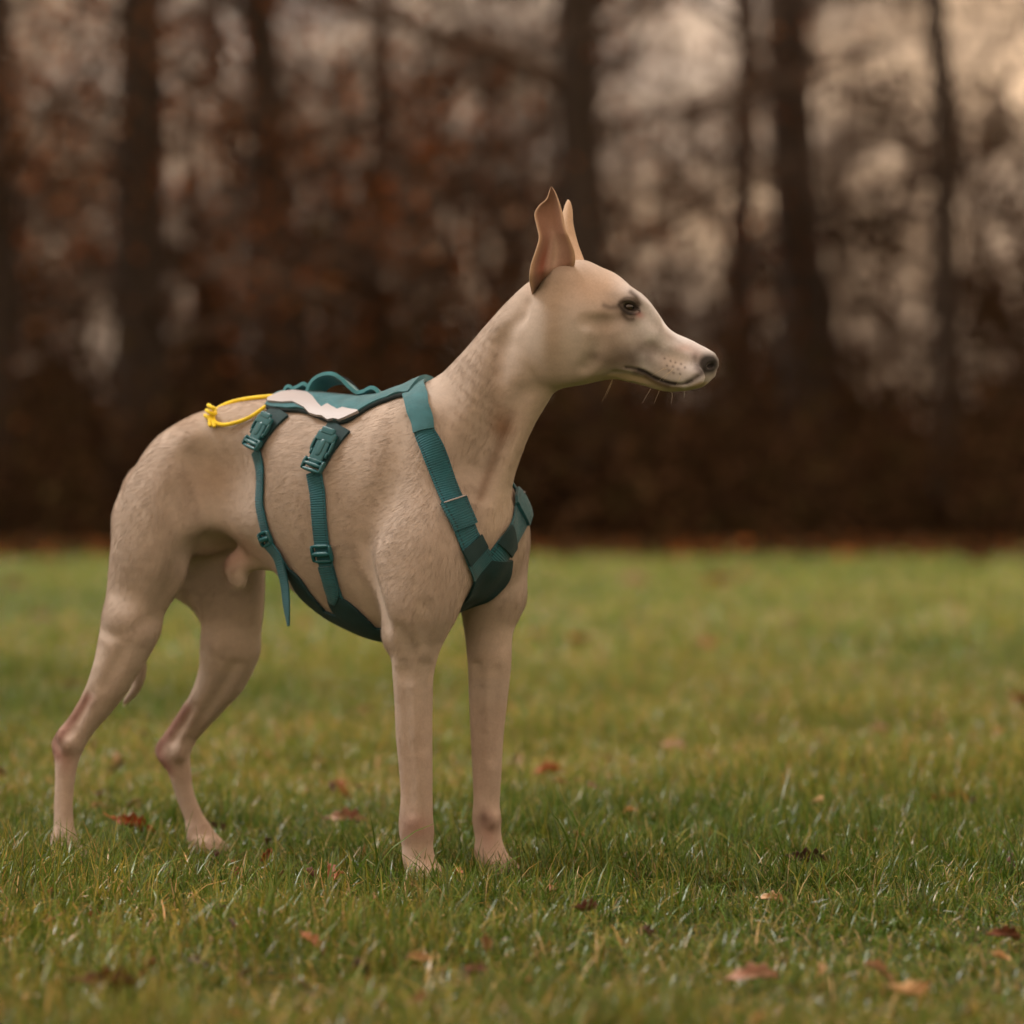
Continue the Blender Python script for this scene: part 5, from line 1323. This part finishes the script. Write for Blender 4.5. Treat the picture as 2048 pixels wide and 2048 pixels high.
for y0, y1, st in ((37, 46, 2.1), (46, 60, 2.6), (60, 80, 3.7)):
    for yy in np.arange(y0, y1, st):
        for xx in np.arange(-0.17 * yy - 1, 0.17 * yy + 1, st):
            x, y = xx + r.uniform(-0.45, 0.45) * st, yy + r.uniform(-0.45, 0.45) * st
            uu = CX + F * x / y
            if r.random() < (0.94 if uu < 1400 else 0.86): pts.append((x, y, 0))
n_in = len(pts)
for yy in np.arange(36, 56, 2.6):
    for xx in np.arange(-0.17 * yy - 16, 0.17 * yy + 16, 2.6):
        if abs(xx) > 0.17 * yy + 1: pts.append((xx + r.uniform(-1, 1), yy + r.uniform(-1, 1), 0))
pts = np.array(pts); n = len(pts)
wood = merged('woodland', SAP, pts, r.uniform(0.75, 1.2, n), np.concatenate([r.integers(0, 7, n_in), r.integers(7, 10, n - n_in)]), r.random(n) * 6.28)
print('saplings', n, len(wood.data.polygons))
tag(wood, 'blurred mass of bare brown saplings and twigs behind the edge trees', 'woodland', kind='stuff')
BR = []
for i in range(5):
    r = np.random.default_rng(700 + i); S, tips = [], []
    for _ in range(17):
        a = r.random() * 6.28; d0 = 0.9 * math.sqrt(r.random()); p = np.array([d0 * math.cos(a), d0 * math.sin(a), -0.05])
        grow(r, p, nrm(np.array([0.45 * r.normal(), 0.45 * r.normal(), 1])), 1.0 + 1.1 * r.random(), 0.009, 2, S, tips, 3, -0.10, kids=(3, 3, 3))
    V, Fq = segs_mesh(S, 3); T = np.array(tips); A_ = np.array(S)[:, 3:6]
    allp = np.vstack([T, A_]); w = np.exp(-allp[:, 2] / 0.7); w /= w.sum()
    V2, F2, c2 = leaves_mesh(allp[r.choice(len(allp), 1100, p=w)], r, 0.12, 0.10, LITTER)
    BR.append(clump(V, Fq, srgb(80, 58, 44), V2, F2, c2))
for i in range(2):
    V, Fq = segs_mesh(S[:60], 3); V2, F2, c2 = leaves_mesh(allp[r.choice(len(allp), 420, p=w)], r, 0.21, 0.12, LITTER); BR.append(clump(V, Fq, srgb(80, 58, 44), V2, F2, c2))
r = np.random.default_rng(78); pts = []
for y0, y1, st in ((32.2, 36.5, 1.35), (37, 42, 1.9), (43, 52, 2.6), (53, 66, 3.6), (67, 84, 4.6)):
    yy = y0
    while yy < y1:
        w = 0.165 * yy + 1; xx = -w + r.random() * st
        while xx < w:
            pts.append((xx + r.normal() * 0.3, yy + r.normal() * 0.5, 0)); xx += st * r.uniform(0.7, 1.2)
        yy += st * 1.1
n_in = len(pts)
for yy, st in ((33, 1.4), (34.6, 1.5), (38, 2.2), (43, 3.0), (50, 4.0)):
    for xx in np.arange(-0.165 * yy - 15, 0.165 * yy + 15, st):
        if abs(xx) > 0.165 * yy + 1: pts.append((xx + r.normal() * 0.3, yy + r.normal() * 0.5, 0))
pts = np.array(pts); n = len(pts)
under = merged('undergrowth', BR, pts, (0.30 + 0.95 * n2d(pts[:, 0], pts[:, 1], 0.5, 51) + 0.2 * r.random(n)) * (1 + np.clip((pts[:, 1] - 36) / 45, 0, 0.8)), np.concatenate([r.integers(0, 5, n_in), r.integers(5, 7, n - n_in)]), r.random(n) * 6.28)
print('brush', n, len(under.data.polygons))
r = np.random.default_rng(93); n = 15000
y = 33.6 - 9.0 * r.random(n) ** 2.2; x = r.uniform(-1, 1, n) * (0.165 * y + 9); kp = n2d(x, y, 0.55, 71) + 0.5 * r.random(n) > 0.55; x, y = x[kp], y[kp]
V, Fq, C = leaves_mesh(np.stack([x, y, np.full(len(x), 0.05)], -1), r, 0.11, np.array([0.05, 0.05, 0.025]), np.vstack([LITTER, LITTER, OAK * 0.8]))
tag(mesh_obj('leaf_drift', V, Fq, M_DEAD, smooth=False, cols=C), 'drift of brown dead leaves where the lawn meets the wood', 'leaf drift', kind='stuff')
tag(under, 'dark brown undergrowth of brambles and dead leaves along the far edge of the lawn', 'undergrowth', kind='stuff')
